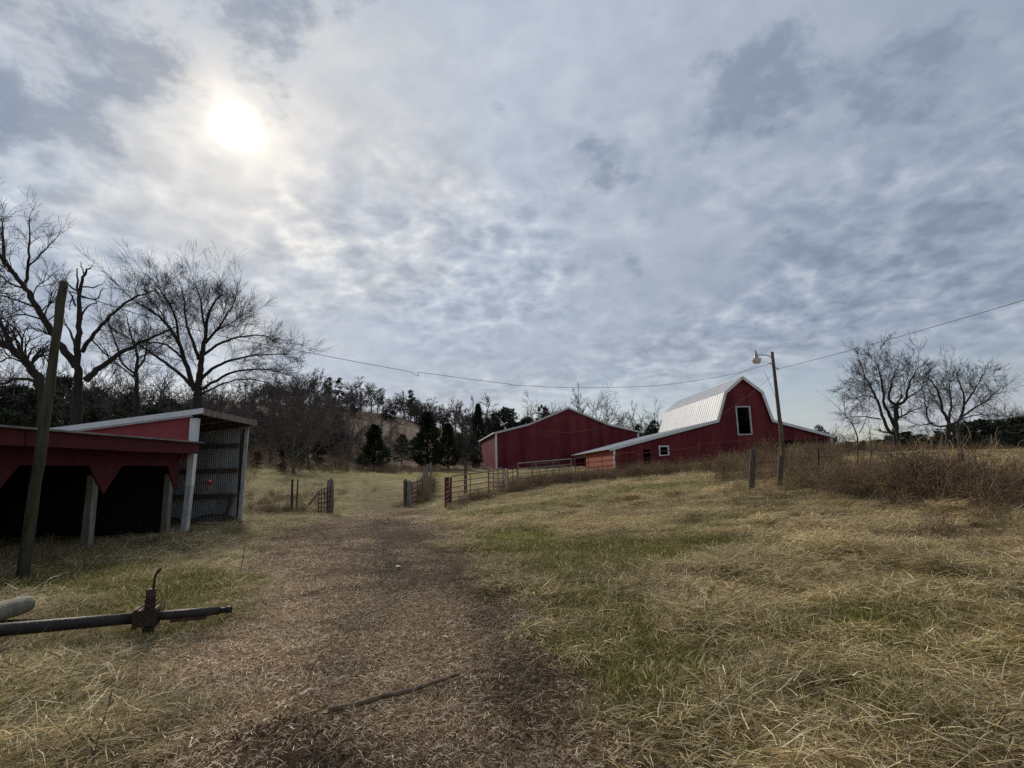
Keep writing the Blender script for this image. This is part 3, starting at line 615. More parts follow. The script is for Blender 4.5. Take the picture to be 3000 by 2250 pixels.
wire('guy_wire', 'steep thin guy wire left of the yard light pole', thru([(2240,1088,29.2),(2256,1125,29),(2275,1175,28.6),(2292,1240,28.3),(2299,1320,28.1)]), .010)

# ------------------------------------------------------------------ gates, corral panels and posts
def tube_gate(name, label, A, B, h, rails, m, lift=.15, rad=.034, uprights=1, loop=True, cat='gate'):
    """tubular gate between ground points A and B: outer frame, each rail and upright a part"""
    t = thing(name, label, cat, A); A = Vector(A); B = Vector(B); up = Vector((0, 0, 1)); d = (B - A)
    dn = d.normalized(); c = .14 if loop else .01
    P = lambda s, z: A + d * s + up * z
    lo, hi = lift, lift + h
    fr = [P(0, lo), P(0, hi - c), P(0, hi - c*.4) + dn*c*.12, P(0, hi) + dn*c*.5, P(0, hi) + dn*c]
    fr2 = [P(1, hi) - dn*c, P(1, hi) - dn*c*.5, P(1, hi - c*.4) - dn*c*.12, P(1, hi - c), P(1, lo)]
    MB().tube(fr + fr2 + [P(0, lo)], rad, 6).build('frame', m, t, rel=True)
    for k in range(1, rails):
        z = lo + h * (k / rails) ** 1.12
        MB().tube([P(.004, z), P(.5, z - rs.uniform(0, .015)), P(.996, z)], rad * .85, 5).build('rail', m, t, rel=True)
    for k in range(uprights):
        s = (k + 1) / (uprights + 1)
        MB().beam(P(s, lo) + Vector((0,-.03,0)), P(s, hi) + Vector((0,-.03,0)), .05, .012).build('upright', m, t, rel=True)
    return t
def post(name, label, px_t, py_t, px_b, Y, r, m='wood_grey', cat='fence post', sides=9, ragged=True):
    b = ground_pt(px_b, Y); tp = at(px_t, py_t, Y); t = thing(name, label, cat, b)
    pts = [b.lerp(tp, s) + Vector((rs.uniform(-.1, .1) * r, rs.uniform(-.1, .1) * r, 0)) for s in np.linspace(-.08, 1, 7)]
    o = MB().tube(pts, [r * (1.12 - .16 * s + rs.uniform(-.05, .05)) for s in np.linspace(0, 1, 7)], sides)
    ob = o.build('post', m, t, rel=True)
    if ragged:
        MB().tube([tp + Vector((0, 0, -.003)), tp + Vector((r*.3, 0, r*.5))], [r*.8, r*.35], 7).build('split_top', m, t, rel=True)
    return t
G = ground_pt
# red gate swung towards us, seen end-on
tube_gate('tube_gate', 'dark red tube gate seen end-on beside the track', G(1304, 23.0), G(1314, 26.6), 1.22, 6, 'gate_red', uprights=2)
post('gate_post', 'short dark red steel post at the hinge of the end-on gate', 1320, 1398, 1318, 27.0, .05, 'gate_red', ragged=False)
# faded gate across
tube_gate('tube_gate', 'faded pink-red tube gate with five rails in dry weeds', G(1322, 27.3), G(1480, 30.0), 1.28, 5, 'gate_pink', uprights=2)
tube_gate('tube_gate', 'dark gate standing crosswise behind the faded pink-red gate', G(1432, 35.0), G(1474, 33.0), 1.35, 5, 'wood_dark', uprights=2)
post('gate_post', 'slim white-topped post at the right end of the faded gate', 1482, 1372, 1484, 30.4, .05, 'white_old', ragged=False)
post('gate_post', 'lone dark wooden post behind the faded pink-red gate', 1364, 1352, 1363, 36.0, .10, 'wood_dark')
tube_gate('tube_gate', 'grey-green wide gate in front of the back barn', G(1519, 39.5), G(1676, 39.5), 1.38, 4, 'gate_green', lift=.25, uprights=2, loop=False)
tube_gate('tube_gate', 'dark railed gate behind the grey-green gate', G(1560, 43.5), G(1640, 46), 1.2, 4, 'wood_dark', uprights=3)
tube_gate('corral_panel', 'dark red corral panel in front of the orange-red wall', G(1686, 41), G(1806, 41), 1.45, 4, 'gate_red', uprights=2, cat='corral panel')
tube_gate('corral_panel', 'faded corral panel below the small doorway of the barn', G(1812, 41.5), G(1868, 41.7), 1.5, 4, 'gate_red', uprights=1, cat='corral panel')
tube_gate('corral_panel', 'faded corral panel below the small white-framed window', G(1874, 41.8), G(2046, 42), 1.35, 4, 'gate_red', uprights=2, cat='corral panel')
tube_gate('corral_panel', 'long corral panel below the loft opening of the barn', G(2053, 42), G(2243, 42), 1.55, 4, 'gate_red', uprights=2, cat='corral panel')
tube_gate('corral_panel', 'dark red rails between faded gate and grey-green gate', G(1488, 36), G(1516, 38), 1.3, 4, 'gate_red', cat='corral panel')
# middle: pair of posts with a slatted gate running back
post('gate_post', 'outer weathered post of the pair at the middle gate', 1188, 1407, 1190, 29.6, .12, 'wood_dark')
post('gate_post', 'inner weathered post of the pair touching the slatted gate', 1199, 1410, 1201, 29.3, .12, 'wood_grey')
t = thing('slatted_gate', 'dark slatted wooden gate running back from the paired posts', 'gate', G(1205, 29.6))
A, B = G(1205, 29.7), G(1236, 34.6)
for k in range(5):
    z = .22 + k * .25; MB().beam(A + Vector((0,0,z)), B + Vector((0,0,z)), .03, .11).build('slat', 'wood_grey', t, rel=True)
for s in (.04, .5, .96): MB().beam(A.lerp(B, s) + Vector((.035,0,.1)), A.lerp(B, s) + Vector((.035,0,1.32)), .03, .1).build('upright', 'wood_dark', t, rel=True)
for i, (px, Y) in enumerate(((1243, 37), (1252, 42), (1262, 48))):
    post('fence_post', ['nearest grey post in the overgrown fence behind the slatted gate', 'middle grey post in the overgrown fence behind the slatted gate', 'farthest grey post in the overgrown fence behind the slatted gate'][i], px, [1372, 1362, 1356][i], px, Y, .10)
# left: stubby post with wire panel
post('gate_post', 'stout post topping the wire panel left of the track', 968, 1406, 969, 23.6, .15, 'wood_grey')
t = thing('wire_panel', 'dark rusty grid panel leaning on the stout post', 'gate', G(938, 23.0))
A = G(936, 23.2); B = G(977, 22.9); u = Vector((0, 0, 1)); hA, hB = .98, 1.22
MB().tube([A + u*.1, A + u*hA, B + u*hB, B + u*.08, A + u*.1], .022, 6).build('frame', 'rust', t, rel=True)
for k in range(1, 5):
    s = k / 5; MB().tube([A.lerp(B, s) + u*.1, A.lerp(B, s + rs.uniform(-.03, .03)) + u*(hA + (hB-hA)*s)], .020, 5).build('bar', 'rust', t, rel=True)
    MB().tube([A + u*(.1 + (hA-.1)*s), B + u*(.08 + (hB-.08)*s)], .020, 5).build('bar', 'rust', t, rel=True)
tag(MB().beam(G(908, 23.6) + u*.42, A + u*(hA-.04), .05, .09).build('brace_rail', 'wood_grey'), 'sloping rail rising to the rusty grid panel', 'rail')
post('fence_post', 'thin reddish post standing in weeds left of the grid panel', 857, 1404, 858, 24.6, .05, 'rust', ragged=False)
post('fence_post', 'thin stick post just right of the reddish post', 873, 1404, 872, 24.8, .035, 'wood_dark', ragged=False)
# right fence row
post('fence_post', 'thickest split fence post in front of gambrel barn', 2207, 1317, 2196, 17.4, .092, 'wood_dark')
post('fence_post', 'crooked overgrown fence post beside the lamp pole base', 2288, 1338, 2281, 17.6, .08, 'wood_dark')
post('fence_post', 'slim steel fence post just right of lamp pole', 2398, 1312, 2395, 17.0, .03, 'rust', ragged=False)
post('fence_post', 'slim leaning fence post far right with pale bark top', 2806, 1270, 2834, 15.0, .046, 'wood_dark')
for lab, Y0, z in (('upper fence wire strung along the right fence row', 0, .95), ('lower fence wire strung along the right fence row', 0, .6)):
    P = []
    for px, Y in ((2196, 17.3), (2281, 17.5), (2395, 16.9), (2550, 16.0), (2834, 14.9), (3100, 13.2)):
        g = G(px, Y); P.append(g + u * (z + rs.uniform(-.04, .04)))
    tag(MB().tube(P, .006, 4).build('fence_wire', 'rust'), lab, 'wire')

# ------------------------------------------------------------------ implement drawbar, pipe end and stick
def gp3(px, py, z):        # place on the level z seen at a pixel
    d = ray(px, py); t = (z - CAM.z) / d.z; return CAM + d * t
a, b = gp3(-250, 1868, .20), gp3(672, 1786, .17)
db = thing('implement_drawbar', 'dark iron drawbar with jack stub lying across the grass', 'drawbar', (a.x, a.y, 0))
cl = a.lerp(b, .705)
MB().tube([a, a.lerp(b, .3), a.lerp(b, .68)], [.062, .060, .054], 12).build('pipe', 'iron', db, True, rel=True)
MB().tube([a.lerp(b, .68), a.lerp(b, .965)], [.046, .043], 12).build('inner_pipe', 'iron', db, True, rel=True)
MB().beam(a.lerp(b, .79) + Vector((0,0,-.052)), a.lerp(b, .915) + Vector((0,0,-.052)), .07, .035).build('stop_plate', 'rust', db, rel=True)
MB().tube([a.lerp(b, .966), a.lerp(b, .99)], [.030, .028], 10).build('end_pin', 'iron', db, True, rel=True)
MB().tube([a.lerp(b, .99), a.lerp(b, 1.01)], [.040, .034], 10).build('end_cap', 'iron', db, True, rel=True)
dv = (b - a).normalized()
MB().beam(cl - dv*.105, cl + dv*.105, .15, .16).build('clamp_box', 'rust', db, rel=True)
for s in (-.085, .085):
    MB().beam(cl + dv*s - dv*.012 , cl + dv*s + dv*.012, .175, .19).build('clamp_plate', 'rust', db, rel=True)
jt = cl + Vector((.02, .01, .27))
MB().tube([cl + Vector((.02,.01,-.14)), cl + Vector((.02,.01,.08)), cl + Vector((.02,.01,.18)), jt], [.052,.052,.047,.047], 10).build('jack_tube', 'rust', db, True, rel=True)
MB().tube([jt + Vector((0,0,-.12)), jt + Vector((0,0,-.098))], .056, 10).build('collar', 'rust', db, rel=True)
MB().tube([jt + Vector((.02,0,-.02)), jt + Vector((.024,0,.08)), jt + Vector((.032,0,.145)), jt + Vector((.055,.0,.17)), jt + Vector((.08,.01,.205))], [.012,.011,.011,.016,.013], 7).build('crank_rod', 'rust', db, True, rel=True)
for k in range(5):
    zz = [cl + Vector((.02 + .085*math.cos(w*1.0+k)*(.9+.1*k/5) + .01*k, .01 + .115*math.sin(w+k), -.05 + .035*k + .05*math.sin(2*w+k*1.7))) for w in np.linspace(0, 6.28, 22)]
    MB().tube(zz, .004, 4).build('wire_wrap', 'wire', db, rel=True)
a2_, b2_ = gp3(-330, 1905, .16), gp3(0, 1866, .20)
MB().tube([gp3(-300, 1832, .16), gp3(140, 1818, .14)], .022, 8).build('side_rod', 'rust', db, True, rel=True)
e0, e1 = gp3(-400, 1900, .30), gp3(86, 1768, .27)
lg = thing('log_end', 'pale thick log end at left frame edge above the drawbar', 'log', (e0.x, e0.y, 0))
MB().tube([e0, e0.lerp(e1, .5), e0.lerp(e1, .93), e0.lerp(e1, .985), e1], [.105,.100,.094,.085,.055], 14).build('log', 'wood_grey', lg, True, rel=True)
MB().box(e0.x - .5, e0.x + .62, e0.y - .1, e0.y + .12, -.02, .19).build('support', 'wood_dark', lg, rel=True)
def stick(label, pxs, r0, r1, m='stick', z=.035):
    P = [gp3(x_, y_, z + gz_at(*gp3(x_, y_, 0).xy)) for x_, y_ in pxs]
    tag(MB().tube(P, list(np.linspace(r0, r1, len(P))), 7).build('stick', m, None, True), label, 'stick')
stick('long broken stick lying across the track', [(962,2078),(1040,2066),(1120,2040),(1210,2020),(1290,1992),(1345,1974)], .022, .013, 'stick', .055)
stick('thin curved twig crossing the right end of the long stick', [(1305,2040),(1350,1985),(1390,1955),(1430,1915)], .007, .004)
stick('short dark stick on the straw at bottom right of the track', [(1460,2095),(1475,2130),(1510,2155),(1570,2170)], .007, .004)
stick('small pale peeled stick near the bottom of the track', [(1458,2145),(1480,2155),(1502,2166)], .009, .006)
stick('pale chip of wood in the middle of the track', [(1163,1659),(1178,1662)], .022, .012, 'white_old')

# ------------------------------------------------------------------ bare trees
def rotv(v, ax, a): return Matrix.Rotation(a, 3, ax) @ v
class Tree:
    def __init__(s, seed): s.r = random.Random(seed); s.wood = MB(); s.tw = MB(); s.count = 0
    def line(s, P, R0, R1, big, sides):
        (s.wood if big else s.tw).tube(P, list(np.linspace(R0, R1, len(P))), sides, caps=False)
    def twig(s, p, d, ln, r, depth, o):
        """a branch that wanders, then splits"""
        rr = s.r; n = 3 if depth > 0 else 2; P = [p]; dd = d.copy()
        for i in range(n):
            dd = (dd + Vector((rr.gauss(0, o['wob']), rr.gauss(0, o['wob']), rr.gauss(0, o['wob']) + o['rise']))).normalized()
            P.append(P[-1] + dd * (ln / n))
        s.line(P, r, max(r * .45, o['rmin']), depth >= o['big'], 5 if depth >= 3 else (4 if depth == 2 else 3))
        if depth <= 0: return
        for k in range(o['kids'] + (rr.random() < .5)):
            f = rr.uniform(.15, .95); i = min(int(f * n), n - 1); b = P[i].lerp(P[i+1], f * n - i)
            ax = rotv(dd.orthogonal().normalized(), dd, rr.uniform(0, 6.28))
            nd = rotv(dd, ax, rr.uniform(.35, .85) * o['spread'])
            s.twig(b, nd, ln * rr.uniform(*o.get('kid', (.45, .75))), max(r * .55, o['rmin']), depth - 1, o)
        s.twig(P[-1], dd, ln * rr.uniform(*o.get('kid', (.5, .7))), max(r * .5, o['rmin']), depth - 1, o)
    def dress(s, P, ln, r, depth, per, o, start=.25):
        """side branches along a drawn limb"""
        rr = s.r; seg = [(P[i+1]-P[i]).length for i in range(len(P)-1)]; T = sum(seg)
        for k in range(per):
            f = start + (1 - start) * (k + rr.random()) / per; dist = f * T; i = 0
            while i < len(seg) - 1 and dist > seg[i]: dist -= seg[i]; i += 1
            b = P[i].lerp(P[i+1], min(dist / seg[i], 1)); dd = (P[i+1]-P[i]).normalized()
            ax = rotv(dd.orthogonal().normalized(), dd, rr.uniform(0, 6.28))
            nd = (rotv(dd, ax, rr.uniform(.4, 1.0)) + Vector((0, 0, o.get('lift', .25)))).normalized()
            s.twig(b, nd, ln * rr.uniform(.6, 1.15) * (1.15 - .5*f), r * (1.1 - .5*f), depth, o)
        dd = (P[-1]-P[-2]).normalized()
        s.twig(P[-1], dd, ln, r * .8, depth, o)
    def finish(s, root, mw='bark', mt='twig', rel=True):
        s.wood.build('trunk', mw, root, True, rel=rel)
        if s.tw.v: s.tw.build('crown', mt, root, False, rel=rel)
        return root
def smooth_line(P, n=4):
    out = []
    for i in range(len(P) - 1):
        p0, p1, p2, p3 = P[max(i-1,0)], P[i], P[i+1], P[min(i+2,len(P)-1)]
        for t in np.linspace(0, 1, n, endpoint=False):
            out.append(.5*((2*p1)+(p2-p0)*t+(2*p0-5*p1+4*p2-p3)*t*t+(3*p1-p0-3*p2+p3)*t**3))
    return out + [P[-1]]
def drawn_tree(label, conv, Y, limbs, o, seed, base, mw='bark', mt='twig', name='bare_tree', trunk_r=.5):
    """limbs: (points in zoom pixels with a depth offset that grows along the limb, r0, r1, dy, twig length, twig depth, count)"""
    tr = Tree(seed); rr = tr.r
    b0 = at(*conv(*base), Y); b0 = Vector((b0.x, Y, gz_at(b0.x, Y) - .3))
    root = thing(name, label, 'tree', (b0.x, b0.y, b0.z + .3))
    first = at(*conv(*limbs[0][0][0]), Y)
    for li, (pts, r0, r1, dy, tl_, td, cnt) in enumerate(limbs):
        n = len(pts); P = [at(*conv(*p), Y + dy * (i / max(n - 1, 1))) for i, p in enumerate(pts)]
        P = smooth_line(P); P = [p + Vector((rr.gauss(0, .3*r1+.015), rr.gauss(0, .05), rr.gauss(0, .3*r1+.015))) if 0 < i < len(P)-1 else p for i, p in enumerate(P)]
        if li == 0:
            f0 = P[0]; up_ = [b0, b0.lerp(f0, .4), b0.lerp(f0, .75)]; m_n = len(P)
            tr.wood.tube(up_ + P, [trunk_r * 1.25, trunk_r * 1.06, (trunk_r + r0) / 2] + list(r0 + (r1 - r0) * np.linspace(0, 1, m_n) ** .75), 10, caps=False)
        else: tr.line(P, r0, r1, True, 8)
        if cnt: tr.dress(P, tl_, max(r1 * .8, o['rmin'] * 1.5), td, int(cnt * o.get('dens', 1)), o)
    return tr.finish(root, mw, mt)
Z1 = lambda zx, zy: (zx * .40687, 600 + zy * .40687)
Z6 = lambda zx, zy: (2300 + zx * .3316, 950 + zy * .3316)
OA = dict(wob=.22, rise=.05, big=3, kids=2, spread=1.0, rmin=.009, lift=.2, dens=1.3, kid=(.5, .8))
drawn_tree('big dead-topped bare tree with twisted limbs behind the mossy pole', Z1, 38, [
 ([(560,1430),(560,1250),(555,1120),(565,960),(570,800),(568,650),(600,520),(625,470),(655,452)], .33, .035, 0, .6, 1, 3),
 ([(566,640),(558,540),(558,455)], .09, .03, .5, .5, 1, 0), ([(605,500),(590,450),(578,410)], .05, .02, -.4, .4, 0, 0),
 ([(595,590),(680,590),(740,568)], .06, .03, 1, .5, 0, 2), ([(585,660),(690,680),(735,612)], .06, .03, -1, .5, 0, 2),
 ([(560,620),(480,570),(420,555),(370,580)], .07, .03, 1, .7, 1, 3), ([(545,730),(520,650),(490,620)], .06, .03, -1, .5, 1, 1), ([(530,655),(505,700),(500,760)], .05, .02, -1, .4, 0, 0),
 ([(548,1165),(440,1020),(350,880),(270,740),(180,600),(80,470),(0,370),(-90,230)], .27, .08, -3, 2.2, 3, 8),
 ([(185,600),(205,450),(210,300),(212,110)], .12, .03, -1, 1.4, 2, 7), ([(30,400),(20,250),(10,100)], .10, .03, 2, 1.3, 2, 6), ([(205,440),(300,350),(405,240)], .07, .025, 1.5, 1.2, 2, 6),
 ([(200,610),(80,570),(-20,490)], .09, .04, 2, 1.5, 2, 5), ([(260,740),(120,690),(0,650),(-80,660)], .08, .03, 2.5, 1.5, 2, 6), ([(310,830),(150,790),(0,830)], .07, .03, -3, 1.5, 2, 6),
 ([(330,850),(420,760),(440,640)], .05, .02, 2, 1.2, 2, 4),
 ([(590,1060),(650,960),(760,830),(900,710),(1080,625),(1150,636)], .16, .025, -2, 1.4, 2, 7),
 ([(615,1265),(700,1190),(850,1080),(1000,1000),(1130,940),(1285,872)], .24, .04, 3, 1.6, 2, 9),
 ([(655,960),(760,1080),(860,1165)], .06, .025, 1, 1.2, 2, 4), ([(540,1010),(500,900),(450,850)], .10, .03, 2, 1.2, 2, 3), ([(575,840),(620,740),(700,705)], .08, .03, -1.5, 1.0, 1, 3),
 ], OA, 11, (560, 1430), trunk_r=.36)
OB2 = dict(OA, rmin=.010, wob=.25)
drawn_tree('bare tree with thick limb slanting off the left frame edge', Z1, 34, [
 ([(330,1420),(290,1290),(220,1190),(130,1080),(0,985),(-120,900)], .34, .16, -1, 2.4, 3, 9),
 ([(280,1270),(120,1255),(20,1290),(-80,1270)], .12, .04, 2, 1.5, 2, 5), ([(60,1030),(0,820),(-60,640)], .12, .04, 2, 2.0, 3, 8),
 ([(150,1100),(110,960),(30,880),(-60,850)], .07, .03, -2, 1.8, 2, 8), ([(180,1140),(60,1100),(-20,1150)], .06, .03, -2, 1.5, 2, 6)], OB2, 12, (330, 1420), trunk_r=.34)
OB = dict(wob=.12, rise=.02, big=3, kids=2, spread=.8, rmin=.0072, lift=.10, dens=1.8, kid=(.6, .9))
drawn_tree('wide fan-shaped bare oak behind the tall shed roof', Z1, 45, [
 ([(1420,1430),(1428,1300),(1445,1150),(1460,1050),(1480,930),(1495,800),(1560,690),(1600,640)], .36, .035, 0, 1.9, 3, 12),
 ([(1405,1340),(1330,1120),(1290,1000),(1200,860),(1080,760),(940,670)], .22, .04, -3, 1.9, 3, 12), ([(1395,1320),(1300,1220),(1150,1110),(1050,1040),(930,960),(780,880)], .17, .03, 3, 1.8, 3, 12),
 ([(1430,1110),(1380,960),(1340,850),(1330,700),(1300,590)], .16, .03, 3, 1.7, 3, 11), ([(1290,1000),(1265,820),(1200,680),(1120,570)], .12, .03, -4, 1.7, 3, 10), ([(1470,1000),(1560,900),(1640,780),(1690,690)], .13, .03, -3, 1.7, 3, 10),
 ([(1465,1080),(1600,990),(1750,950),(1900,940),(2040,980)], .13, .02, 3, 1.6, 3, 12), ([(1452,1250),(1560,1160),(1700,1110),(1900,1080),(2110,1080)], .16, .02, -3, 1.6, 3, 13), ([(1452,1330),(1600,1240),(1750,1190),(1950,1190),(2090,1230)], .14, .02, 2, 1.5, 3, 11),
 ([(1452,1365),(1600,1290),(1800,1255),(1960,1300)], .10, .02, -2, 1.4, 2, 9), ([(1482,930),(1460,800),(1445,690),(1415,590)], .11, .03, -2, 1.6, 3, 9), ([(1330,1120),(1200,1010),(1050,990),(900,1000)], .10, .02, -4, 1.5, 2, 9),
 ([(1560,900),(1650,860),(1760,790)], .08, .02, 2, 1.5, 3, 8), ([(1200,860),(1150,760),(1030,640)], .09, .02, 3, 1.6, 3, 8)], OB, 13, (1420, 1430), trunk_r=.42)
drawn_tree('smaller dark bare tree between the twisted tree and the oak', Z1, 52, [
 ([(985,1420),(985,1300),(980,1180),(990,1080),(960,1000),(935,900),(915,810)], .24, .04, 0, 1.6, 3, 8), ([(985,1190),(1040,1110),(1060,1000),(1085,880)], .12, .03, 2, 1.5, 3, 7),
 ([(980,1220),(880,1140),(850,1040),(800,900),(780,820)], .12, .03, -2, 1.5, 3, 8), ([(985,1250),(900,1190),(780,1080),(700,980)], .09, .03, 2, 1.5, 2, 7), ([(985,1110),(1120,1040),(1200,960)], .07, .02, -2, 1.4, 2, 6)], OB, 14, (985, 1420), trunk_r=.26)
OD = dict(OB, rmin=.0095, wob=.16, spread=.95, dens=1.6, kid=(.55, .85))
drawn_tree('left one of two bare spreading trees on the right field', Z6, 58, [
 ([(985,1050),(980,960),(975,870),(985,760),(980,715)], .36, .2, 0, 1, 2, 3), ([(980,720),(920,650),(940,540),(960,450),(1000,380)], .17, .03, 2, 1.7, 3, 10), ([(982,715),(1060,670),(1090,550),(1130,460),(1175,380)], .17, .03, -2, 1.7, 3, 10),
 ([(1060,670),(1140,610),(1230,560)], .09, .03, 2, 1.5, 2, 7), ([(970,900),(905,770),(870,680),(862,560),(835,420),(800,330)], .2, .03, -3, 1.8, 3, 12), ([(985,840),(1100,775),(1210,735)], .09, .03, 3, 1.4, 2, 7),
 ([(965,930),(930,960),(870,840),(820,680),(760,560),(700,440),(655,310)], .22, .03, 3, 1.8, 3, 14), ([(845,840),(700,815),(550,822)], .08, .02, -2, 1.4, 2, 8), ([(800,650),(690,630),(580,690)], .08, .02, -3, 1.5, 3, 8), ([(760,560),(650,500),(580,540)], .08, .02, 3, 1.5, 3, 7)], OD, 15, (985, 1050), trunk_r=.4)
drawn_tree('right one of two bare spreading trees on the right field', Z6, 62, [
 ([(1440,1050),(1440,950),(1442,860),(1390,760),(1360,620),(1280,490),(1200,455)], .32, .03, 0, 1.7, 3, 11), ([(1445,860),(1470,700),(1455,600),(1450,490)], .14, .03, 3, 1.7, 3, 10), ([(1442,900),(1540,840),(1580,700),(1560,560),(1510,430)], .18, .03, -2, 1.7, 3, 10),
 ([(1545,830),(1700,720),(1780,680),(1860,590)], .12, .03, 2, 1.8, 3, 12), ([(1580,715),(1660,600),(1720,500),(1760,430)], .11, .03, 3, 1.8, 3, 10), ([(1435,900),(1290,880),(1240,700),(1210,560)], .12, .03, -3, 1.6, 3, 10), ([(1545,840),(1700,800),(1830,800)], .08, .02, -3, 1.5, 2, 8), ([(1320,870),(1180,890),(1060,840)], .08, .02, 2, 1.4, 2, 6)], OD, 16, (1440, 1050), trunk_r=.36)
# thin saplings in the fence row
def sapling(label, conv, Y, limbs, seed, n=4, r=.026, tl_=.45):
    tr = Tree(seed); o = dict(wob=.15, rise=.05, big=0, kids=1, spread=.9, rmin=.004, lift=.2)
    b = ground_pt(conv(*limbs[0][0])[0], Y); root = thing('sapling', label, 'sapling', b)
    for i, l in enumerate(limbs):
        P = smooth_line([at(*conv(*p), Y) for p in l])
        if i == 0: P = [b - Vector((0,0,.1))] + P
        tr.line(P, r * .65 if i else r, min(.006, r * .4), True, 6)
        if n: tr.dress(P, tl_, min(.007, r * .5), 1, n, o, .4)
    return tr.finish(root, 'twig_brown', 'twig_brown')
sapling('forked sapling leaning left beyond the lean-to roof end', Z6, 19, [[(640,1000),(600,890),(530,800),(430,700)],[(530,800),(522,690)],[(655,960),(700,880),(740,760)]], 21)
sapling('upright thin sapling standing mid fence row', Z6, 15.5, [[(745,1450),(752,1250),(762,1080),(740,900)]], 22, 7)
sapling('twiggy sapling rising from the slim leaning post', Z6, 15.2, [[(1530,1100),(1520,960),(1490,840),(1440,760)],[(1520,960),(1560,860)]], 23, 6)
sapling('dark crooked sapling in the brush beside the slim leaning post', Z6, 13.5, [[(1320,1480),(1290,1370),(1210,1280),(1090,1230)],[(1290,1370),(1220,1200)],[(1210,1280),(1130,1210),(960,1170)]], 24, 8)
sapling('arching bare sapling behind the mid fence row', Z6, 20, [[(940,1100),(930,1000),(830,980)],[(935,1040),(980,1060),(900,990)]], 25)
Zs = lambda a_, b_: (a_, b_)
sapling('small weed stem standing at track edge before the tall shed', Zs, 9.6, [[(714,1630),(717,1610),(722,1588)]], 26, 0, .008)
sapling('thin weed stem in the bottom left grass', Zs, 3.2, [[(272,2235),(290,2150),(312,2085)]], 27, 3, .0035, .06)

# ------------------------------------------------------------------ distant trees: a few grown forms, each copied as an individual
def grown(seed, h, trunk_f, o, depth, n_main, spread, mw, mt, thick=.02):
    tr = Tree(seed); rr = tr.r; root = bpy.data.objects.new('bare_tree', None)
    P = [Vector((0, 0, -.5))]; d = Vector((rr.gauss(0, .05), rr.gauss(0, .05), 1)).normalized()
    for i in range(5):
        d = (d + Vector((rr.gauss(0, .06), rr.gauss(0, .06), .1))).normalized(); P.append(P[-1] + d * h * trunk_f / 5)
    r0 = h * thick; tr.line(P, r0, r0 * .55, True, 7)
    for k in range(n_main):
        f = .35 + .65 * (k + .5) / n_main; i = min(int(f * 5), 4); b = P[i].lerp(P[i+1], f * 5 - i)
        az = k * 2.4 + rr.uniform(-.4, .4); el = rr.uniform(.5, 1.2) * (1 - spread * .5)
        nd = Vector((math.cos(az) * spread, math.sin(az) * spread, el)).normalized()
        tr.twig(b, nd, h * (1 - trunk_f) * rr.uniform(.45, .7) * (1.2 - .4 * f), r0 * .42, depth, o)
    tr.twig(P[-1], d, h * (1 - trunk_f) * .6, r0 * .5, depth, o)
    return root, tr
FO = dict(wob=.18, rise=.04, big=3, kids=2, spread=1.0, rmin=.028, lift=.2, kid=(.45, .75))
def tree_kit(seed, h, tf, depth, nm, spr, mw, mt, rmin, thick=.02):
    root, tr = grown(seed, h, tf, dict(FO, rmin=rmin), depth, nm, spr, mw, mt, thick)
    return (tr.wood.mesh('trunk', mw), tr.tw.mesh('crown', mt))
def place(name, label, cat, kit, loc, rz, s, group=None, sxy=1.0, parts=('trunk', 'crown')):
    t = thing(name, label, cat, loc, rz, group); t.scale = (s * sxy, s * sxy, s)
    for nm, me_ in zip(parts, kit):
        o_ = bpy.data.objects.new(nm, me_); col.objects.link(o_); o_.parent = t
    return t
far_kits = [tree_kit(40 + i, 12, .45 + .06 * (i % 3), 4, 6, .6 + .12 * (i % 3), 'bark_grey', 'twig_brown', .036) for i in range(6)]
mid_kits = [tree_kit(60 + i, 12, .30 + .05 * (i % 2), 4, 6, .75, 'bark_grey', 'twig_brown', .022, .022) for i in range(4)]
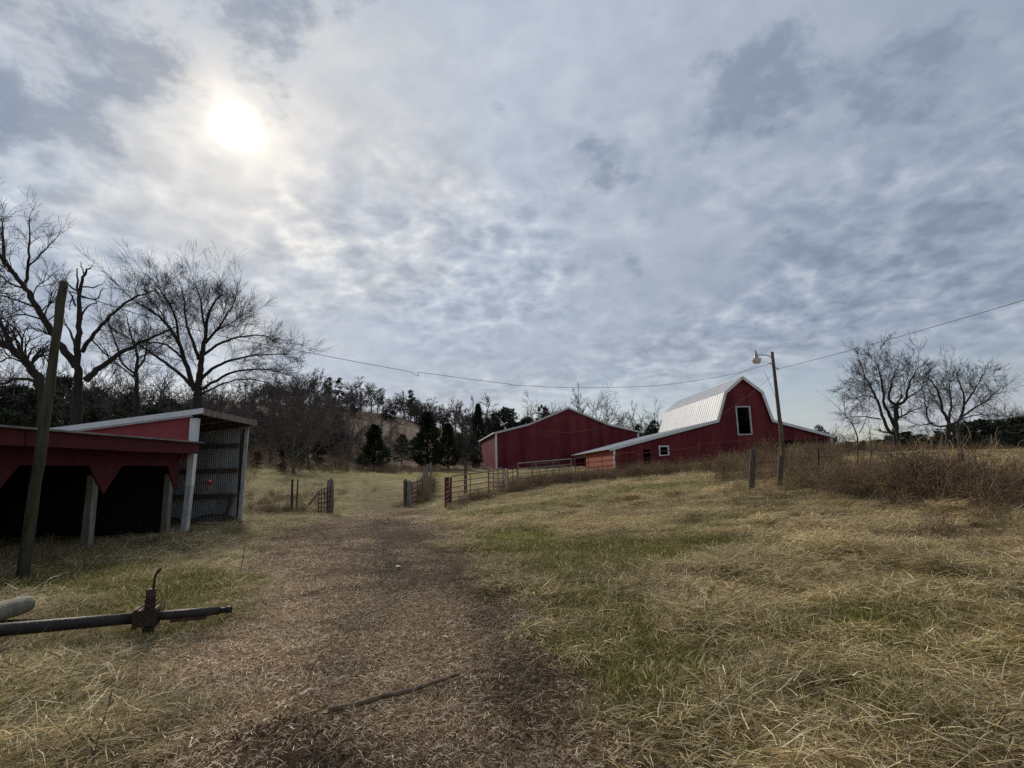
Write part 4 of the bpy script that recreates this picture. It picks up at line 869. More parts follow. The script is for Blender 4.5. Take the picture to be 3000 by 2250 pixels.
# evergreens: needle sprays through the crown's volume
def evergreen(seed, h, r, shape, n, size, m, gappy=.0):
    rr = np.random.RandomState(seed); V = []; F = []
    lumps = [(rr.uniform(0, 6.28), rr.uniform(.05, .95), rr.uniform(.6, 1.2)) for _ in range(26)]
    cnt = 0
    puffs = [(rr.uniform(0, 6.28), rr.uniform(.35, .97), rr.uniform(.25, .9)) for _ in range(26)]
    lobes = []
    for _ in range(24):
        t = rr.rand(); a = rr.uniform(0, 6.28); q_ = math.sqrt(max(.05, 1 - (2*t - .95) ** 2)) * r * rr.uniform(.2, .8)
        lobes.append((np.array([q_*math.cos(a), q_*math.sin(a), h*(.08 + .80*t)]), r * rr.uniform(.16, .36) * (1.2 - .5*t)))
    lp = np.array([l_[1] ** 2 for l_ in lobes]); lp /= lp.sum()
    while cnt < n:
        if shape == 'round':
            c0, pr = lobes[rr.choice(len(lobes), p=lp)]; v_ = rr.normal(size=3); v_ /= np.linalg.norm(v_)
            p = c0 + v_ * np.array([1.0, 1.0, .8]) * pr * (.45 + .55 * rr.rand() ** .5)
            if p[2] < .25: continue
            out = v_ + np.array([0, 0, .35]); out /= np.linalg.norm(out); sd = np.cross(out, rr.normal(size=3)); sd /= np.linalg.norm(sd) + 1e-9
            L_ = size * rr.uniform(.5, 1.5); W_ = L_ * .4; b = len(V)
            V += [p - sd*W_*.5, p + sd*W_*.5, p + out*L_*.6 + sd*W_*.35, p + out*L_, p + out*L_*.55 - sd*W_*.45]; F.append((b, b+1, b+2, b+3, b+4)); cnt += 1; continue
        if shape == 'pine':
            pa, pt_, pr = puffs[rr.randint(len(puffs))]; pr = pr * (1.15 - pt_) * 1.5
            c0 = np.array([r*pr*math.cos(pa), r*pr*math.sin(pa), h*pt_]); v_ = rr.normal(size=3); v_ /= np.linalg.norm(v_)
            p = c0 + v_ * np.array([1.0, 1.0, .55]) * r * .24 * rr.rand() ** .4
            out = v_ + np.array([0, 0, .4]); out /= np.linalg.norm(out); sd = np.cross(out, rr.normal(size=3)); sd /= np.linalg.norm(sd) + 1e-9
            L_ = size * rr.uniform(.6, 1.4); W_ = L_ * .4; b = len(V)
            V += [p - sd*W_*.5, p + sd*W_*.5, p + out*L_*.6 + sd*W_*.35, p + out*L_, p + out*L_*.55 - sd*W_*.45]; F.append((b, b+1, b+2, b+3, b+4)); cnt += 1; continue
        t = rr.rand() ** .85; a = rr.uniform(0, 6.28)
        if shape == 'cone': prof = (1 - t) ** .72 * (.62 + .38 * min(1, t * 7)) + .01
        elif shape == 'pine': prof = math.sin(min(1, max(0, (t - .45) / .55)) * 3.0) * .7 + .05 if t > .45 else 0
        else: prof = math.sqrt(max(0, 1 - (2*t - .9) ** 2 / 1.25))
        if prof <= 0: continue
        mod = 1.0
        for la, lt, lw in lumps:
            da = (a - la + 3.1416) % 6.2832 - 3.1416
            mod += .55 * lw * math.exp(-(da / .45) ** 2 - ((t - lt) / .07) ** 2) - .019
        rad = r * prof * mod * (.35 + .65 * rr.rand() ** .45)
        p = np.array([rad * math.cos(a), rad * math.sin(a), h * (.06 + .94 * t)])
        out = np.array([math.cos(a), math.sin(a), rr.uniform(-.1, 1.0)]); out /= np.linalg.norm(out)
        sd = np.cross(out, rr.normal(size=3)); sd /= np.linalg.norm(sd) + 1e-9
        L_ = size * rr.uniform(.6, 1.5); W_ = L_ * rr.uniform(.28, .5); b = len(V)
        V += [p - sd*W_*.5, p + sd*W_*.5, p + out*L_*.6 + sd*W_*.35, p + out*L_, p + out*L_*.55 - sd*W_*.45]; F.append((b, b+1, b+2, b+3, b+4)); cnt += 1
    cr = MB(); cr.v = [tuple(v) for v in V]; cr.f = F
    tk = MB().tube([(0,0,-.4),(0,0,h*.3),(.03,0,h*.7),(0,0,h*.95)], [r*.07+.05, r*.06+.03, r*.035+.02, .01], 7)
    return (tk.mesh('trunk', 'bark'), cr.mesh('crown', m))
cedar = [evergreen(70 + i, 8, 2.6, 'cone', 2900, .50, 'needle') for i in range(3)]
round_ev = [evergreen(80 + i, 8, 3.4, 'round', 4200, .42, 'needle_blue') for i in range(5)]
pine = [evergreen(90 + i, 14, 3.0, 'pine', 1500, .60, 'needle') for i in range(2)]
rt = random.Random(7)
def put(name, label, cat, kits, k, px, py_top, Y, h0, group=None, sxy=1.0, rz=None, py_base=None):
    """stand a kit on the ground at photo column px, tall enough that its top reaches py_top"""
    if py_base is not None: b = at(px, py_base, Y); b.z = gz_at(b.x, Y)
    else: b = ground_pt(px, Y)
    for _ in range(2):
        tp = at(px, py_top, Y); b = Vector((tp.x, Y, gz_at(tp.x, Y)))
    s = max(.15, (tp.z - b.z) / h0)
    return place(name, label, cat, kits[k % len(kits)], b, rt.uniform(0, 6.28) if rz is None else rz, s, group, sxy)
# cedars on the pasture edge
put('cedar_tree', 'rounded dark cedar standing alone below the brown slope', 'tree', cedar, 0, 1098, 1248, 72, 8, sxy=1.35)
put('cedar_tree', 'low cedar shrub at the foot of the lone cedar', 'tree', round_ev, 1, 1060, 1325, 70, 8, sxy=1.0)
put('cedar_tree', 'tallest dark cedar with forked tip left of the red barns', 'tree', cedar, 1, 1252, 1213, 76, 8, sxy=1.15)
put('cedar_tree', 'cedar touching the right side of the tallest cedar', 'tree', cedar, 2, 1312, 1245, 78, 8, sxy=1.15)
put('cedar_tree', 'small dark bush tree at the back barn left wall', 'tree', round_ev, 2, 1392, 1312, 84, 8)
put('pine_tree', 'dark round-topped pine left of the back barn roof', 'tree', round_ev, 0, 1488, 1186, 125, 8, sxy=1.05)
put('cedar_tree', 'slender dark cedar on the skyline left of the round-topped pine', 'tree', cedar, 1, 1400, 1187, 135, 8, sxy=.75)
put('cedar_tree', 'dark evergreen tucked before bare trees over the back barn roof', 'tree', round_ev, 1, 1592, 1180, 130, 8, sxy=.9)
put('cedar_tree', 'small evergreen peeping over the back barn left roof slope', 'tree', round_ev, 2, 1545, 1215, 126, 8, sxy=.9)
# bare trees on the slope
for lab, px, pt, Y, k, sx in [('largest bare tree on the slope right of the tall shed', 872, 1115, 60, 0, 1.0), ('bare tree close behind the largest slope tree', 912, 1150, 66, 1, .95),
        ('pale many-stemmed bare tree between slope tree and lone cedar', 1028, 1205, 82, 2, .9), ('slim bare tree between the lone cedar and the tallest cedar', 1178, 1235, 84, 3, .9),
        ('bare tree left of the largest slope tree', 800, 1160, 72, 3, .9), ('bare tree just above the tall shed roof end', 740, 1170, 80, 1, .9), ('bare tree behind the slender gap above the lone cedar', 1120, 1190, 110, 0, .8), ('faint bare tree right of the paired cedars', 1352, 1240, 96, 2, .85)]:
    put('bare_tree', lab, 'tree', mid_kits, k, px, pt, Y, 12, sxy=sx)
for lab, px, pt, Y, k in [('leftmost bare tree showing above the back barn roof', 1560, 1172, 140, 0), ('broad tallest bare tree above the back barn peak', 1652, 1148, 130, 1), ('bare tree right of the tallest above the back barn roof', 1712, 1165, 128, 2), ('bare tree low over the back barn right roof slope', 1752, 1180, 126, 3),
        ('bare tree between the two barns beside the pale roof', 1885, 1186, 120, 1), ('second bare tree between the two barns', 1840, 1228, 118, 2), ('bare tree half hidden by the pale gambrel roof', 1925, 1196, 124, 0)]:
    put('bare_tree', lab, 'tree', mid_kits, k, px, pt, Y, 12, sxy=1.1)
for lab, px, pt, Y in [('evergreen low between the two barns', 1870, 1238, 112), ('evergreen touching the left end of the pale gambrel roof', 1915, 1225, 116)]:
    put('evergreen_tree', lab, 'tree', round_ev, 1, px, pt, Y, 8, sxy=1.0)
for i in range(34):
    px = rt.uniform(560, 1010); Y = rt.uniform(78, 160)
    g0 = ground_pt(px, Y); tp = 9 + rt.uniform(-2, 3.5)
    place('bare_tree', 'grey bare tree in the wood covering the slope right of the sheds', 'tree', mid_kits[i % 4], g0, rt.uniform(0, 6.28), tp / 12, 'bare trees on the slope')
# ridge line
ridge = [(612,1150),(640,1142),(668,1150),(700,1128),(722,1120),(752,1108),(778,1098),(800,1112),(822,1092),(846,1105),(866,1098),(890,1104),(912,1086),(936,1100),(1020,1118),(1040,1125),(1058,1122),(1072,1135),(1090,1130),(1108,1138),(1124,1132),(1142,1150),(1158,1148),(1172,1155),(1185,1150),(1218,1155),(1232,1160),(1248,1168),(1272,1165),(1290,1176),(1310,1172),(1332,1178),(1352,1182),(1378,1176),(1396,1184),(1416,1172),(1438,1186),(1452,1195)]
def ridge_words(px):
    for lim, w in ((700, 'above the tall shed'), (955, 'left of the twin pines'), (1200, 'between the twin pines and the lone pine'), (1340, 'right of the lone pine')):
        if px < lim: return w
    return 'above the back barn left corner'
def ridge_tree(i, px, pt, Y):
    w = ridge_words(px)
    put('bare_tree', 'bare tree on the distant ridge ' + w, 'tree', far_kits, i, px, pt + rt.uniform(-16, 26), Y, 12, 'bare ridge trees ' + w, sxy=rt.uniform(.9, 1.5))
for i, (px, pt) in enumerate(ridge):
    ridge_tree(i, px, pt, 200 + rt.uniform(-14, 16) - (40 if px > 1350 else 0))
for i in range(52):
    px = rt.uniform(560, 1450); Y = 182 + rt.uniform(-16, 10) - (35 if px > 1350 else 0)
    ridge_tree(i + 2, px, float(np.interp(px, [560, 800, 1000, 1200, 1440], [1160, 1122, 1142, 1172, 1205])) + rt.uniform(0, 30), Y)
for lab, px, pt, Y, k in [('left one of two tall pines on the distant ridge', 964, 1105, 198, 0), ('right one of two tall pines on the distant ridge', 994, 1107, 200, 1), ('lone tall pine on the ridge above the lone cedar', 1204, 1142, 185, 0)]:
    put('pine_tree', lab, 'tree', pine, k, px, pt, Y, 14, sxy=.85)
ev_ridge = [(872,1165),(1035,1180),(1128,1198),(1150,1200),(1300,1222),(735,1165),(1000,1185),(1235,1212)]
for i, (px, pt) in enumerate(ev_ridge):
    put('evergreen_tree', 'dark evergreen among bare trees below the distant ridge', 'tree', round_ev, i, px, pt, 172 + rt.uniform(-8, 8), 8, 'evergreens below the ridge', sxy=1.1)
slope_ev = [(560,1215,75),(620,1225,85),(690,1215,90),(960,1250,95),(985,1215,120),(930,1290,76),(770,1240,100),(845,1255,82),(880,1290,72),(700,1300,70),(755,1320,66),(830,1345,62),(590,1240,70),(650,1255,76),(720,1255,82),(800,1215,115),(860,1205,130),(930,1200,135),(1000,1260,92),(1180,1270,100),(1340,1265,100),(1375,1255,110),(905,1225,118),(760,1200,130),(690,1190,140),(630,1195,125)]
for i, (px, pt, Y) in enumerate(slope_ev):
    put('evergreen_tree', 'dark evergreen in the thicket on the slope right of the sheds', 'tree', round_ev, i, px, pt, Y, 8, 'evergreens in the slope thicket', sxy=1.05)
left_ev = [(-30,1105,60),(60,1118,66),(130,1125,64),(190,1098,70),(290,1128,66),(390,1140,70),(490,1160,72),(530,1175,66),(-90,1090,56),(265,1180,54),(360,1190,54),(150,1190,52),(40,1190,50),(450,1190,56)]
for i, (px, pt, Y) in enumerate(left_ev):
    put('evergreen_tree', 'dark evergreen in the wood behind the red sheds', 'tree', round_ev, i + 1, px, pt, Y, 8, 'evergreens behind the sheds', sxy=1.1)
for i, (px, pt, Y) in enumerate([(45,1085,62),(95,1100,70),(160,1080,66),(245,1090,72),(270,1110,60),(335,1100,64),(365,1085,74),(430,1105,68),(455,1120,60),(515,1130,74),(545,1140,80),(10,1060,75),(110,1070,80),(210,1065,84),(310,1075,78),(410,1080,82),(500,1095,86),(560,1120,90),(600,1110,110),(655,1118,120),(460,1100,100),(350,1095,110)]):
    put('bare_tree', 'bare tree in the dark wood behind the red sheds', 'tree', mid_kits, i, px, pt, Y, 12, 'bare trees behind the sheds', sxy=1.0)
right_ev = [(2480,1290,95),(2525,1288,92),(2570,1285,96),(2612,1270,90),(2655,1262,94),(2700,1268,98),(2745,1258,94),(2790,1240,100),(2832,1228,104),(2875,1226,106),(2918,1222,104),(2960,1220,108),(3005,1214,106),(3050,1215,104),(2850,1262,92),(2935,1258,92),(2770,1280,88),(2680,1290,86)]
for i, (px, pt, Y) in enumerate(right_ev):
    put('evergreen_tree', 'dark evergreen in the wood at the far edge of right field', 'tree', round_ev, i, px, pt, Y, 8, 'evergreens beyond the right field', sxy=1.3 + .4 * rt.random())
for i, (px, pt, Y) in enumerate([(2500,1272,98),(2560,1268,100),(2640,1250,102),(2725,1240,104),(2815,1212,112),(2865,1205,112),(2905,1212,114),(2945,1200,114),(3020,1195,112)]):
    put('bare_tree', 'bare tree rising from the wood beyond the right field', 'tree', mid_kits, i, px, pt, Y, 12, 'bare trees beyond the right field', sxy=1.0)
for lab, px, pt, Y, kits, h0 in [('round evergreen just past the lean-to roof end', 2400, 1240, 92, round_ev, 8), ('low bare tree right of the lean-to roof end', 2450, 1248, 90, mid_kits, 12), ('spindly tree rising over the far right wood', 2952, 1170, 112, mid_kits, 12), ('bare tree at the far right frame edge', 2990, 1182, 116, mid_kits, 12)]:
    put('evergreen_tree' if kits is round_ev else 'bare_tree', lab, 'tree', kits, 1, px, pt, Y, h0, sxy=1.0)

# ------------------------------------------------------------------ grass, straw and brush (uncountable ground cover)
def blade_material(name, dry, fresh, transl=.25, rough=.7, spec=.16):
    m = bpy.data.materials.new(name); m.use_nodes = True; t = m.node_tree; t.nodes.clear(); n = t.nodes.new; l = t.links.new
    def ramp(stops):
        r_ = n('ShaderNodeValToRGB'); e = r_.color_ramp.elements
        e[0].position, e[0].color = stops[0][0], (*stops[0][1], 1); e[1].position, e[1].color = stops[-1][0], (*stops[-1][1], 1)
        for p, c_ in stops[1:-1]: z = e.new(p); z.color = (*c_, 1)
        return r_
    av = n('ShaderNodeAttribute'); av.attribute_name = 'blade'; av.attribute_type = 'GEOMETRY'
    sp = n('ShaderNodeSeparateXYZ'); l(av.outputs['Vector'], sp.inputs[0])
    gi = n('ShaderNodeAttribute'); gi.attribute_name = 'fresh'; gi.attribute_type = 'INSTANCER'
    vi = n('ShaderNodeAttribute'); vi.attribute_name = 'tone'; vi.attribute_type = 'INSTANCER'
    a_ = ramp(dry); b_ = ramp(fresh); l(sp.outputs[0], a_.inputs[0]); l(sp.outputs[0], b_.inputs[0])
    lt = n('ShaderNodeMath'); lt.operation = 'LESS_THAN'; l(sp.outputs[1], lt.inputs[0]); l(gi.outputs['Fac'], lt.inputs[1])
    mx = n('ShaderNodeMix'); mx.data_type = 'RGBA'; l(lt.outputs[0], mx.inputs[0]); l(a_.outputs[0], mx.inputs[6]); l(b_.outputs[0], mx.inputs[7])
    mu = n('ShaderNodeMix'); mu.data_type = 'RGBA'; mu.blend_type = 'MULTIPLY'; mu.inputs[0].default_value = 1; l(mx.outputs[2], mu.inputs[6])
    cmb = n('ShaderNodeCombineColor'); [l(vi.outputs['Fac'], cmb.inputs[i]) for i in range(3)]; l(cmb.outputs[0], mu.inputs[7])
    p = n('ShaderNodeBsdfPrincipled'); p.inputs['Roughness'].default_value = rough; p.inputs['Specular IOR Level'].default_value = spec
    l(mu.outputs[2], p.inputs['Base Color'])
    tr_ = n('ShaderNodeBsdfTranslucent'); l(mu.outputs[2], tr_.inputs[0])
    ms = n('ShaderNodeMixShader'); ms.inputs[0].default_value = transl; l(p.outputs[0], ms.inputs[1]); l(tr_.outputs[0], ms.inputs[2])
    o_ = n('ShaderNodeOutputMaterial'); l(ms.outputs[0], o_.inputs[0]); return m
DRY = [(0, (.095,.060,.024)), (.28, (.345,.250,.112)), (.68, (.64,.500,.260)), (1, (.96,.85,.59))]
FRESH = [(0, (.072,.074,.012)), (.5, (.150,.150,.028)), (1, (.26,.25,.065))]
LITTER = [(0, (.080,.045,.024)), (.42, (.28,.180,.105)), (.72, (.50,.355,.220)), (.86, (.78,.62,.42)), (1, (1.0,.91,.73))]
M['grass'] = blade_material('dead_grass_blades', DRY, FRESH, .36)
M['litter'] = blade_material('straw_litter', LITTER, FRESH, .12, .85, .05)
M['brush'] = blade_material('dead_weed_stems', [(0, (.080,.048,.034)), (.5, (.185,.115,.078)), (1, (.37,.26,.17))], [(0, (.20,.145,.07)), (1, (.38,.29,.15))], .08, .85)

def clump_mesh(name, seed, n, R_, Lr, Wr, az_sd, el, droop, m, flat=0.0, zr=.0, segs=3):
    rr = np.random.RandomState(seed); V = []; F = []; C = []
    for i in range(n):
        rad = R_ * math.sqrt(rr.rand()); a0 = rr.uniform(0, 6.28)
        p = np.array([rad*math.cos(a0), rad*math.sin(a0), rr.uniform(-.005, zr)])
        az = rr.normal(0, az_sd) if az_sd < 3 else rr.uniform(0, 6.28)
        e = rr.uniform(*el); Ln = rr.uniform(*Lr); W_ = rr.uniform(*Wr); c_ = (rr.rand(), rr.rand(), rr.rand())
        tw = rr.uniform(-1, 1); q_ = p.copy(); b = len(V)
        for s_ in range(segs + 1):
            t_ = s_ / segs; w_ = W_ * (1 - .85 * t_ ** 2) * .5
            sd_ = np.array([-math.sin(az), math.cos(az), tw * .6])
            V.append(tuple(q_ - sd_ * w_)); V.append(tuple(q_ + sd_ * w_)); C += [c_, c_]
            q_ = q_ + np.array([math.cos(az)*math.cos(e), math.sin(az)*math.cos(e), math.sin(e)]) * Ln / segs
            q_[2] = max(q_[2], .003 + zr * rr.rand() * .5)
            e -= rr.uniform(*droop) / segs; az += rr.normal(0, .12)
        for s_ in range(segs): F.append((b+2*s_, b+2*s_+1, b+2*s_+3, b+2*s_+2))
    mb = MB(); mb.v = V; mb.f = F; me_ = mb.mesh(name, m)
    at_ = me_.attributes.new('blade', 'FLOAT_VECTOR', 'POINT'); at_.data.foreach_set('vector', np.array(C).ravel()); return me_
def brush_mesh(name, seed, n, R_, h, m):
    rr = random.Random(seed); T_ = Tree(seed); o = dict(wob=.28, rise=-.02, big=9, kids=1, spread=1.1, rmin=.0035, lift=.1); C = []
    for i in range(n):
        a_ = rr.uniform(0, 6.28); rd = R_ * math.sqrt(rr.random()); b = Vector((rd*math.cos(a_), rd*math.sin(a_), -.03))
        d = Vector((rr.gauss(0, .35), rr.gauss(0, .35), 1)).normalized(); k0 = len(T_.tw.v)
        T_.twig(b, d, h * rr.uniform(.35, .75), rr.uniform(.004, .008), 2, o)
        c_ = (rr.random(), rr.random(), 0); C += [c_] * (len(T_.tw.v) - k0)
    me_ = T_.tw.mesh(name, m); at_ = me_.attributes.new('blade', 'FLOAT_VECTOR', 'POINT'); at_.data.foreach_set('vector', np.array(C).ravel()); return me_
def kit_collection(name, meshes):
    c_ = bpy.data.collections.new(name)
    for i, me_ in enumerate(meshes):
        o_ = bpy.data.objects.new('%s_%02d' % (name, i), me_); c_.objects.link(o_)
    return c_
def scatter(name, label, cat, coll, ncoll, P, rz, sc, fresh, tone, tilt=.0, seed=1):
    n = len(P); rr = np.random.RandomState(seed); me_ = bpy.data.meshes.new(name)
    me_.vertices.add(n); me_.vertices.foreach_set('co', np.ascontiguousarray(P, dtype=np.float32).ravel())
    rot = np.column_stack([rr.normal(0, tilt, n), rr.normal(0, tilt, n), rz])
    fattr(me_, 'rot', rot, typ='FLOAT_VECTOR'); fattr(me_, 'size', sc); fattr(me_, 'fresh', fresh); fattr(me_, 'tone', tone)
    fattr(me_, 'pick', rr.randint(0, ncoll, n).astype(np.int32), typ='INT'); me_.update()
    o_ = bpy.data.objects.new(name, me_); col.objects.link(o_); tag(o_, label, cat, kind='stuff')
    ng = bpy.data.node_groups.new(name + '_scatter', 'GeometryNodeTree')
    ng.interface.new_socket('Geometry', in_out='INPUT', socket_type='NodeSocketGeometry'); ng.interface.new_socket('Geometry', in_out='OUTPUT', socket_type='NodeSocketGeometry')
    nn = ng.nodes.new; gi = nn('NodeGroupInput'); go_ = nn('NodeGroupOutput'); iop = nn('GeometryNodeInstanceOnPoints'); ci = nn('GeometryNodeCollectionInfo')
    ci.inputs['Collection'].default_value = coll; ci.inputs['Separate Children'].default_value = True; ci.inputs['Reset Children'].default_value = True
    def named(a_, t_):
        q_ = nn('GeometryNodeInputNamedAttribute'); q_.data_type = t_; q_.inputs['Name'].default_value = a_; return q_.outputs['Attribute']
    e2r = nn('FunctionNodeEulerToRotation'); ng.links.new(named('rot', 'FLOAT_VECTOR'), e2r.inputs[0])
    ng.links.new(gi.outputs[0], iop.inputs['Points']); ng.links.new(ci.outputs[0], iop.inputs['Instance']); iop.inputs['Pick Instance'].default_value = True
    ng.links.new(named('pick', 'INT'), iop.inputs['Instance Index']); ng.links.new(e2r.outputs[0], iop.inputs['Rotation']); ng.links.new(named('size', 'FLOAT'), iop.inputs['Scale'])
    ng.links.new(iop.outputs[0], go_.inputs[0])
    md = o_.modifiers.new('scatter', 'NODES'); md.node_group = ng
    return o_
K_long = kit_collection('long_grass_kit', [clump_mesh('long_grass', 100+i, 95, .34, (.08, .36), (.003, .0080), .8, (-.05, .55), (.1, 1.3), 'grass', zr=.09, segs=3) for i in range(6)])
K_tuft = kit_collection('tuft_kit', [clump_mesh('grass_tuft', 120+i, 60, .16, (.10, .26), (.003, .007), 9, (.5, 1.4), (.5, 1.8), 'grass', zr=.01) for i in range(5)])
K_short = kit_collection('short_grass_kit', [clump_mesh('short_grass', 140+i, 150, .30, (.03, .09), (.003, .006), 9, (.3, 1.3), (.2, 1.2), 'grass', zr=.01, segs=2) for i in range(4)])
K_lit = kit_collection('litter_kit', [clump_mesh('straw', 160+i, 230, .33, (.018, .085), (.0018, .0040), 9, (-.15, .45), (-.2, .9), 'litter', zr=.028, segs=2) for i in range(5)])
K_thatch = kit_collection('thatch_kit', [clump_mesh('thatch', 200+i, 55, .34, (.06, .24), (.0022, .0055), 9, (-.1, .35), (-.1, .8), 'grass', zr=.05, segs=2) for i in range(5)])
K_brush = kit_collection('brush_kit', [brush_mesh('brush', 180+i, 26 if i < 3 else 9, .45 if i < 3 else .32, 1.0 if i < 3 else 1.35, 'brush') for i in range(7)])

rng = np.random.RandomState(5)
def samp(n, ymin, ymax, margin=1.12):
    """random ground points inside a widened view wedge, even in area"""
    y_ = np.sqrt(rng.uniform(ymin**2, ymax**2, n)); x_ = rng.uniform(-1, 1, n) * y_ * .97 * margin
    return np.column_stack([x_, y_ - .3])
def inside_building(xy):
    x_, y_ = xy[:, 0], xy[:, 1]
    return ((x_ < -10.1 + .0) & (y_ < 19.4) & (y_ > -2)) | ((x_ > 9.5) & (x_ < 31) & (y_ > 50) & (y_ < 80)) | ((x_ > -3) & (y_ > 82) & (x_ < 26))
# straw litter on the track
xy = np.vstack([samp(9000, 1.2, 9), samp(9000, 8, 26)]); t_ = track(xy); keep = (t_ > .02 + .5 * rng.rand(len(xy))) & (rng.rand(len(xy)) < .22 + .78 * (fbm(xy[:,0]*1.1, xy[:,1]*.7, 31) > -.4)) & (rng.rand(len(xy)) > .55 * mud(xy)); xy = xy[keep]
z_ = heights(xy); n = len(xy)
tone = np.clip(1.10 + .28 * fbm(xy[:,0]*.9, xy[:,1]*.45, 21) + .12 * fbm(xy[:,0]*3, xy[:,1]*2.4, 22) + rng.normal(0, .12, n), .4, 1.6)
tone = tone * (1 - .55 * mud(xy)) * np.where(rng.rand(n) < .06, 1.5, 1)
scatter('straw_litter', 'brown straw and chaff littering the worn track', 'straw', K_lit, 5, np.column_stack([xy, z_]), rng.uniform(0, 6.28, n), .85 + .25*rng.rand(n) + .02*xy[:,1], np.full(n, .03), tone, .06, 2)
# long matted grass off the track
xy = np.vstack([samp(9000, 1.2, 8), samp(15000, 7, 20), samp(11000, 19, 45), samp(4000, 44, 78)])
t_ = track(xy); g_ = green(xy); tall_n = fbm(xy[:,0]*.7, xy[:,1]*.7, 41)
keep = (t_ < .85 * rng.rand(len(xy)) ** 1.5 + .06) & ~inside_building(xy) & (rng.rand(len(xy)) < np.clip(1.05 - 1.15 * g_, .06, 1) * np.where(fbm(xy[:,0]*2.4, xy[:,1]*2.4, 64) > -.55, 1, .35)) & ~((xy[:,1] > 70) & (xy[:,0] < 0))
xy = xy[keep]; z_ = heights(xy); n = len(xy)
flow = 1.6 * fbm(xy[:,0]*.6, xy[:,1]*.6, 51) + 1.3 * fbm(xy[:,0]*1.9, xy[:,1]*1.9, 52) + np.where(xy[:,0] < -1, 2.6, -.5) + rng.normal(0, .6, n)
cell = np.floor(xy / .62).astype(int); hs = np.sin(cell[:, 0] * 127.1 + cell[:, 1] * 311.7) * 43758.5453; hs = hs - np.floor(hs); hs2 = np.sin(cell[:, 0] * 269.5 + cell[:, 1] * 183.3) * 43758.5453; hs2 = hs2 - np.floor(hs2); hs3 = (hs * 7.13 + hs2 * 3.7) % 1
ctr = (cell + np.column_stack([.2 + .6 * hs, .2 + .6 * hs2])) * .62; dd_ = np.hypot(*(xy - ctr).T)
flow = np.where(hs3 < .75, flow * .45 + (hs - .5) * 3.6, flow); z_ = z_ + .13 * (hs2 > .35) * np.clip(1 - dd_ / .36, 0, 1) * np.clip((xy[:, 0] - .5) / 1.5, .25, 1) * np.clip((30 - xy[:, 1]) / 10, 0, 1)
d_ = np.hypot(xy[:,0], xy[:,1]); left = np.clip((-xy[:,0] - 1) / 3, 0, 1)
sc = (.62 + .35*rng.rand(n) + .18 * np.clip(fbm(xy[:,0]*.7, xy[:,1]*.7, 41), -1, 1)) * (1 + np.clip((d_ - 20) / 45, 0, .7)) * np.where(xy[:,1] > 44, .8, 1) * (1 - .3*left)
fr = np.clip(.05 + .22 * (hs > .8) + .15 * fbm(xy[:,0]*.6, xy[:,1]*.6, 61) + .5 * green(xy), .02, .85)
tone = np.clip(.95 + .20 * fbm(xy[:,0]*.8, xy[:,1]*.8, 62) + .16 * fbm(xy[:,0]*3.1, xy[:,1]*3.1, 63) + rng.normal(0, .10, n) + .42 * (hs3 - .5), .35, 1.6) * (1 - .12*left)
scatter('meadow_grass', 'long matted dead grass with green blades off the track', 'grass', K_long, 6, np.column_stack([xy, z_]), flow, sc, fr, tone, .12, 3)
# broken stems and thatch lying over the meadow
xy2 = np.vstack([samp(4200, 1.2, 9), samp(4200, 8, 22)]); keep = (track(xy2) < .5 * rng.rand(len(xy2))) & ~inside_building(xy2) & (green(xy2) < .55 * rng.rand(len(xy2)) + .15) & ~((xy2[:, 0] < -1.6) & (xy2[:, 1] > 4.6) & (xy2[:, 1] < 6.6)); xy2 = xy2[keep]; n2 = len(xy2)
scatter('thatch', 'broken dead stems lying matted over the meadow', 'thatch', K_thatch, 5, np.column_stack([xy2, heights(xy2) + .03 + .04 * rng.rand(n2)]), rng.uniform(0, 6.28, n2), .8 + .6 * rng.rand(n2), np.clip(.08 + .2 * fbm(xy2[:,0], xy2[:,1], 67), 0, .5), np.clip(1.0 + .25 * fbm(xy2[:,0]*2, xy2[:,1]*2, 66) + rng.normal(0, .15, n2), .5, 1.6), .2, 12)
# upright tufts
xy = np.vstack([samp(1300, 1.2, 10), samp(1800, 9, 30)]); keep = (track(xy) < .15 + .2*rng.rand(len(xy))) & ~inside_building(xy); xy = xy[keep]; n = len(xy)
scatter('grass_tufts', 'small upright grass tufts scattered over the meadow', 'grass', K_tuft, 5, np.column_stack([xy, heights(xy)]), rng.uniform(0, 6.28, n), .45 + .5*rng.rand(n), np.clip(.22 + .35*fbm(xy[:,0], xy[:,1], 71), 0, 1), rng.uniform(.75, 1.2, n), .15, 4)
# short green growth
xy = np.vstack([samp(16000, 1.2, 12), samp(12000, 11, 30)]); g_ = green(xy); keep = (g_ > .25 + .35 * rng.rand(len(xy))) & ~inside_building(xy); xy = xy[keep]; n = len(xy)
scatter('green_grass', 'short green grass along the track edges', 'grass', K_short, 4, np.column_stack([xy, heights(xy)]), rng.uniform(0, 6.28, n), .8 + .5*rng.rand(n), rng.uniform(.6, .97, n), rng.uniform(.85, 1.3, n), .08, 5)
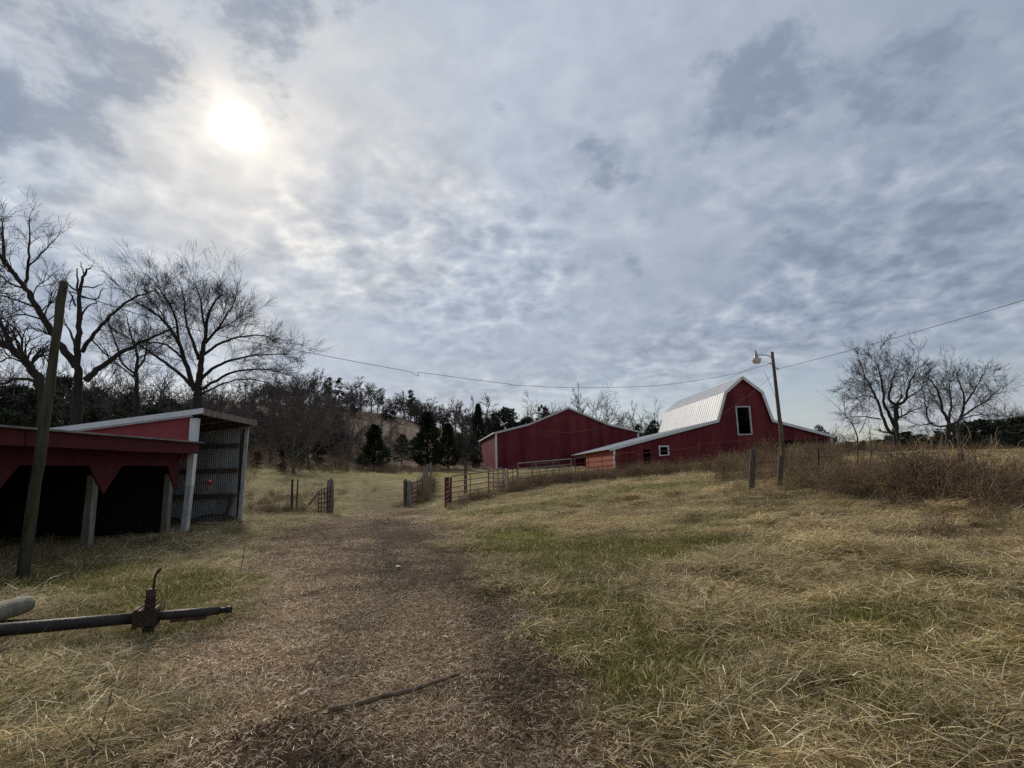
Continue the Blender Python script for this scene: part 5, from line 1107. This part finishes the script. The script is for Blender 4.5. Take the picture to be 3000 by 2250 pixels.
# dead weeds and briars
def band(pxs, n, jx=40, jy=1.0, s=(.6, 1.2)):
    out = []
    for _ in range(n):
        k = rng.randint(0, len(pxs) - 1); f = rng.rand(); a_, b_ = pxs[k], pxs[k+1]
        px = a_[0] + (b_[0]-a_[0])*f; Y = a_[1] + (b_[1]-a_[1])*f + rng.normal(0, jy)
        p = at(px + rng.normal(0, jx), 1400, Y); out.append((p.x, Y, rng.uniform(*s)))
    return np.array(out)
B = np.vstack([band([(2190,17.5),(2290,17.2),(2420,16.3),(2560,15.2),(2700,14.2)], 360, 45, 1.5, (.25, .85)), band([(2640,14.0),(2800,12.6),(2950,11.2),(3150,10.0)], 420, 55, 1.6, (.28, .95)),
               band([(2660,13.6),(2850,12.2),(3100,10.6)], 60, 60, 1.0, (.8, 1.15)), band([(2260,17.3),(2450,16.4),(2700,14.6)], 60, 40, 1.0, (.7, 1.1)),
               band([(2100,22),(2300,23),(2500,22),(2750,21)], 160, 50, 2.5, (.35, .85)), band([(1490,33.5),(1600,36),(1750,37.5),(1900,38),(2090,37.5)], 460, 25, 1.3, (.5, .9)), band([(2100,35.5),(2250,34),(2440,33)], 190, 30, 2.0, (.6, 1.2)), band([(2330,40),(2400,41),(2450,42)], 40, 18, 1.5, (.9, 1.3)), band([(2245,38),(2262,38)], 9, 5, .5, (1.2, 1.7)),
               band([(1330,26.5),(1400,28),(1480,29.5),(1560,32)], 220, 14, .6, (.25, .62)), band([(1228,32),(1240,37),(1256,46)], 130, 7, 1.0, (.6, 1.05)), band([(1160,29),(1215,30)], 40, 10, .6, (.22, .4)),
               band([(730,23),(800,24.5),(880,24),(935,23.2)], 150, 22, 1.0, (.25, .6)), band([(730,30),(850,34),(1000,42)], 150, 60, 4, (.25, .55)), band([(560,16.8),(640,18.0),(735,19.6)], 60, 14, .4, (.15, .32)),
               band([(30,9.0),(110,9.2)], 14, 12, .2, (.1, .28)), band([(250,5.6),(420,5.5)], 7, 40, .2, (.06, .14)), band([(-120,9.8),(200,11.7),(330,13.2),(500,15.6)], 110, 25, .4, (.18, .42)), band([(2440,48),(2600,52),(2800,56),(3050,60)], 150, 40, 4, (.6, 1.1)), band([(760,66),(950,68),(1150,70),(1330,74)], 260, 60, 4, (.5, 1.0)),
               band([(560,70),(700,85),(850,110),(1000,140)], 420, 110, 16, (1.1, 2.3)), band([(1000,90),(1200,110),(1400,105)], 260, 70, 12, (1.2, 2.2)), band([(-60,46),(200,48),(500,52)], 160, 60, 3, (1.2, 2.4))])
pn = fbm(B[:, 0]*.55, B[:, 1]*.55, 101); B = B[(pn > -.25) | (rng.rand(len(B)) < .3) | (B[:, 1] > 30)]; B[:, 2] *= np.where(B[:, 1] < 30, .75 + .45 * np.clip(fbm(B[:, 0]*.9, B[:, 1]*.9, 102), -1, 1), 1)
B = np.vstack([B, band([(600,190),(900,192),(1200,188),(1350,165)], 320, 60, 8, (.9, 1.9))])
W = samp(900, 4, 40); W = W[(W[:, 0] > 1) & (track(W) < .1) & ~inside_building(W)]; B = np.vstack([B, np.column_stack([W, rng.uniform(.06, .22, len(W))])])
n = len(B); xy = B[:, :2]
scatter('undergrowth', 'dead brown weeds and briars along the fence rows and sheds', 'brush', K_brush, 7, np.column_stack([xy, heights(xy)]), rng.uniform(0, 6.28, n), B[:, 2], np.clip(rng.normal(.34, .3, n), 0, 1), rng.uniform(.65, 1.35, n), .12, 6)
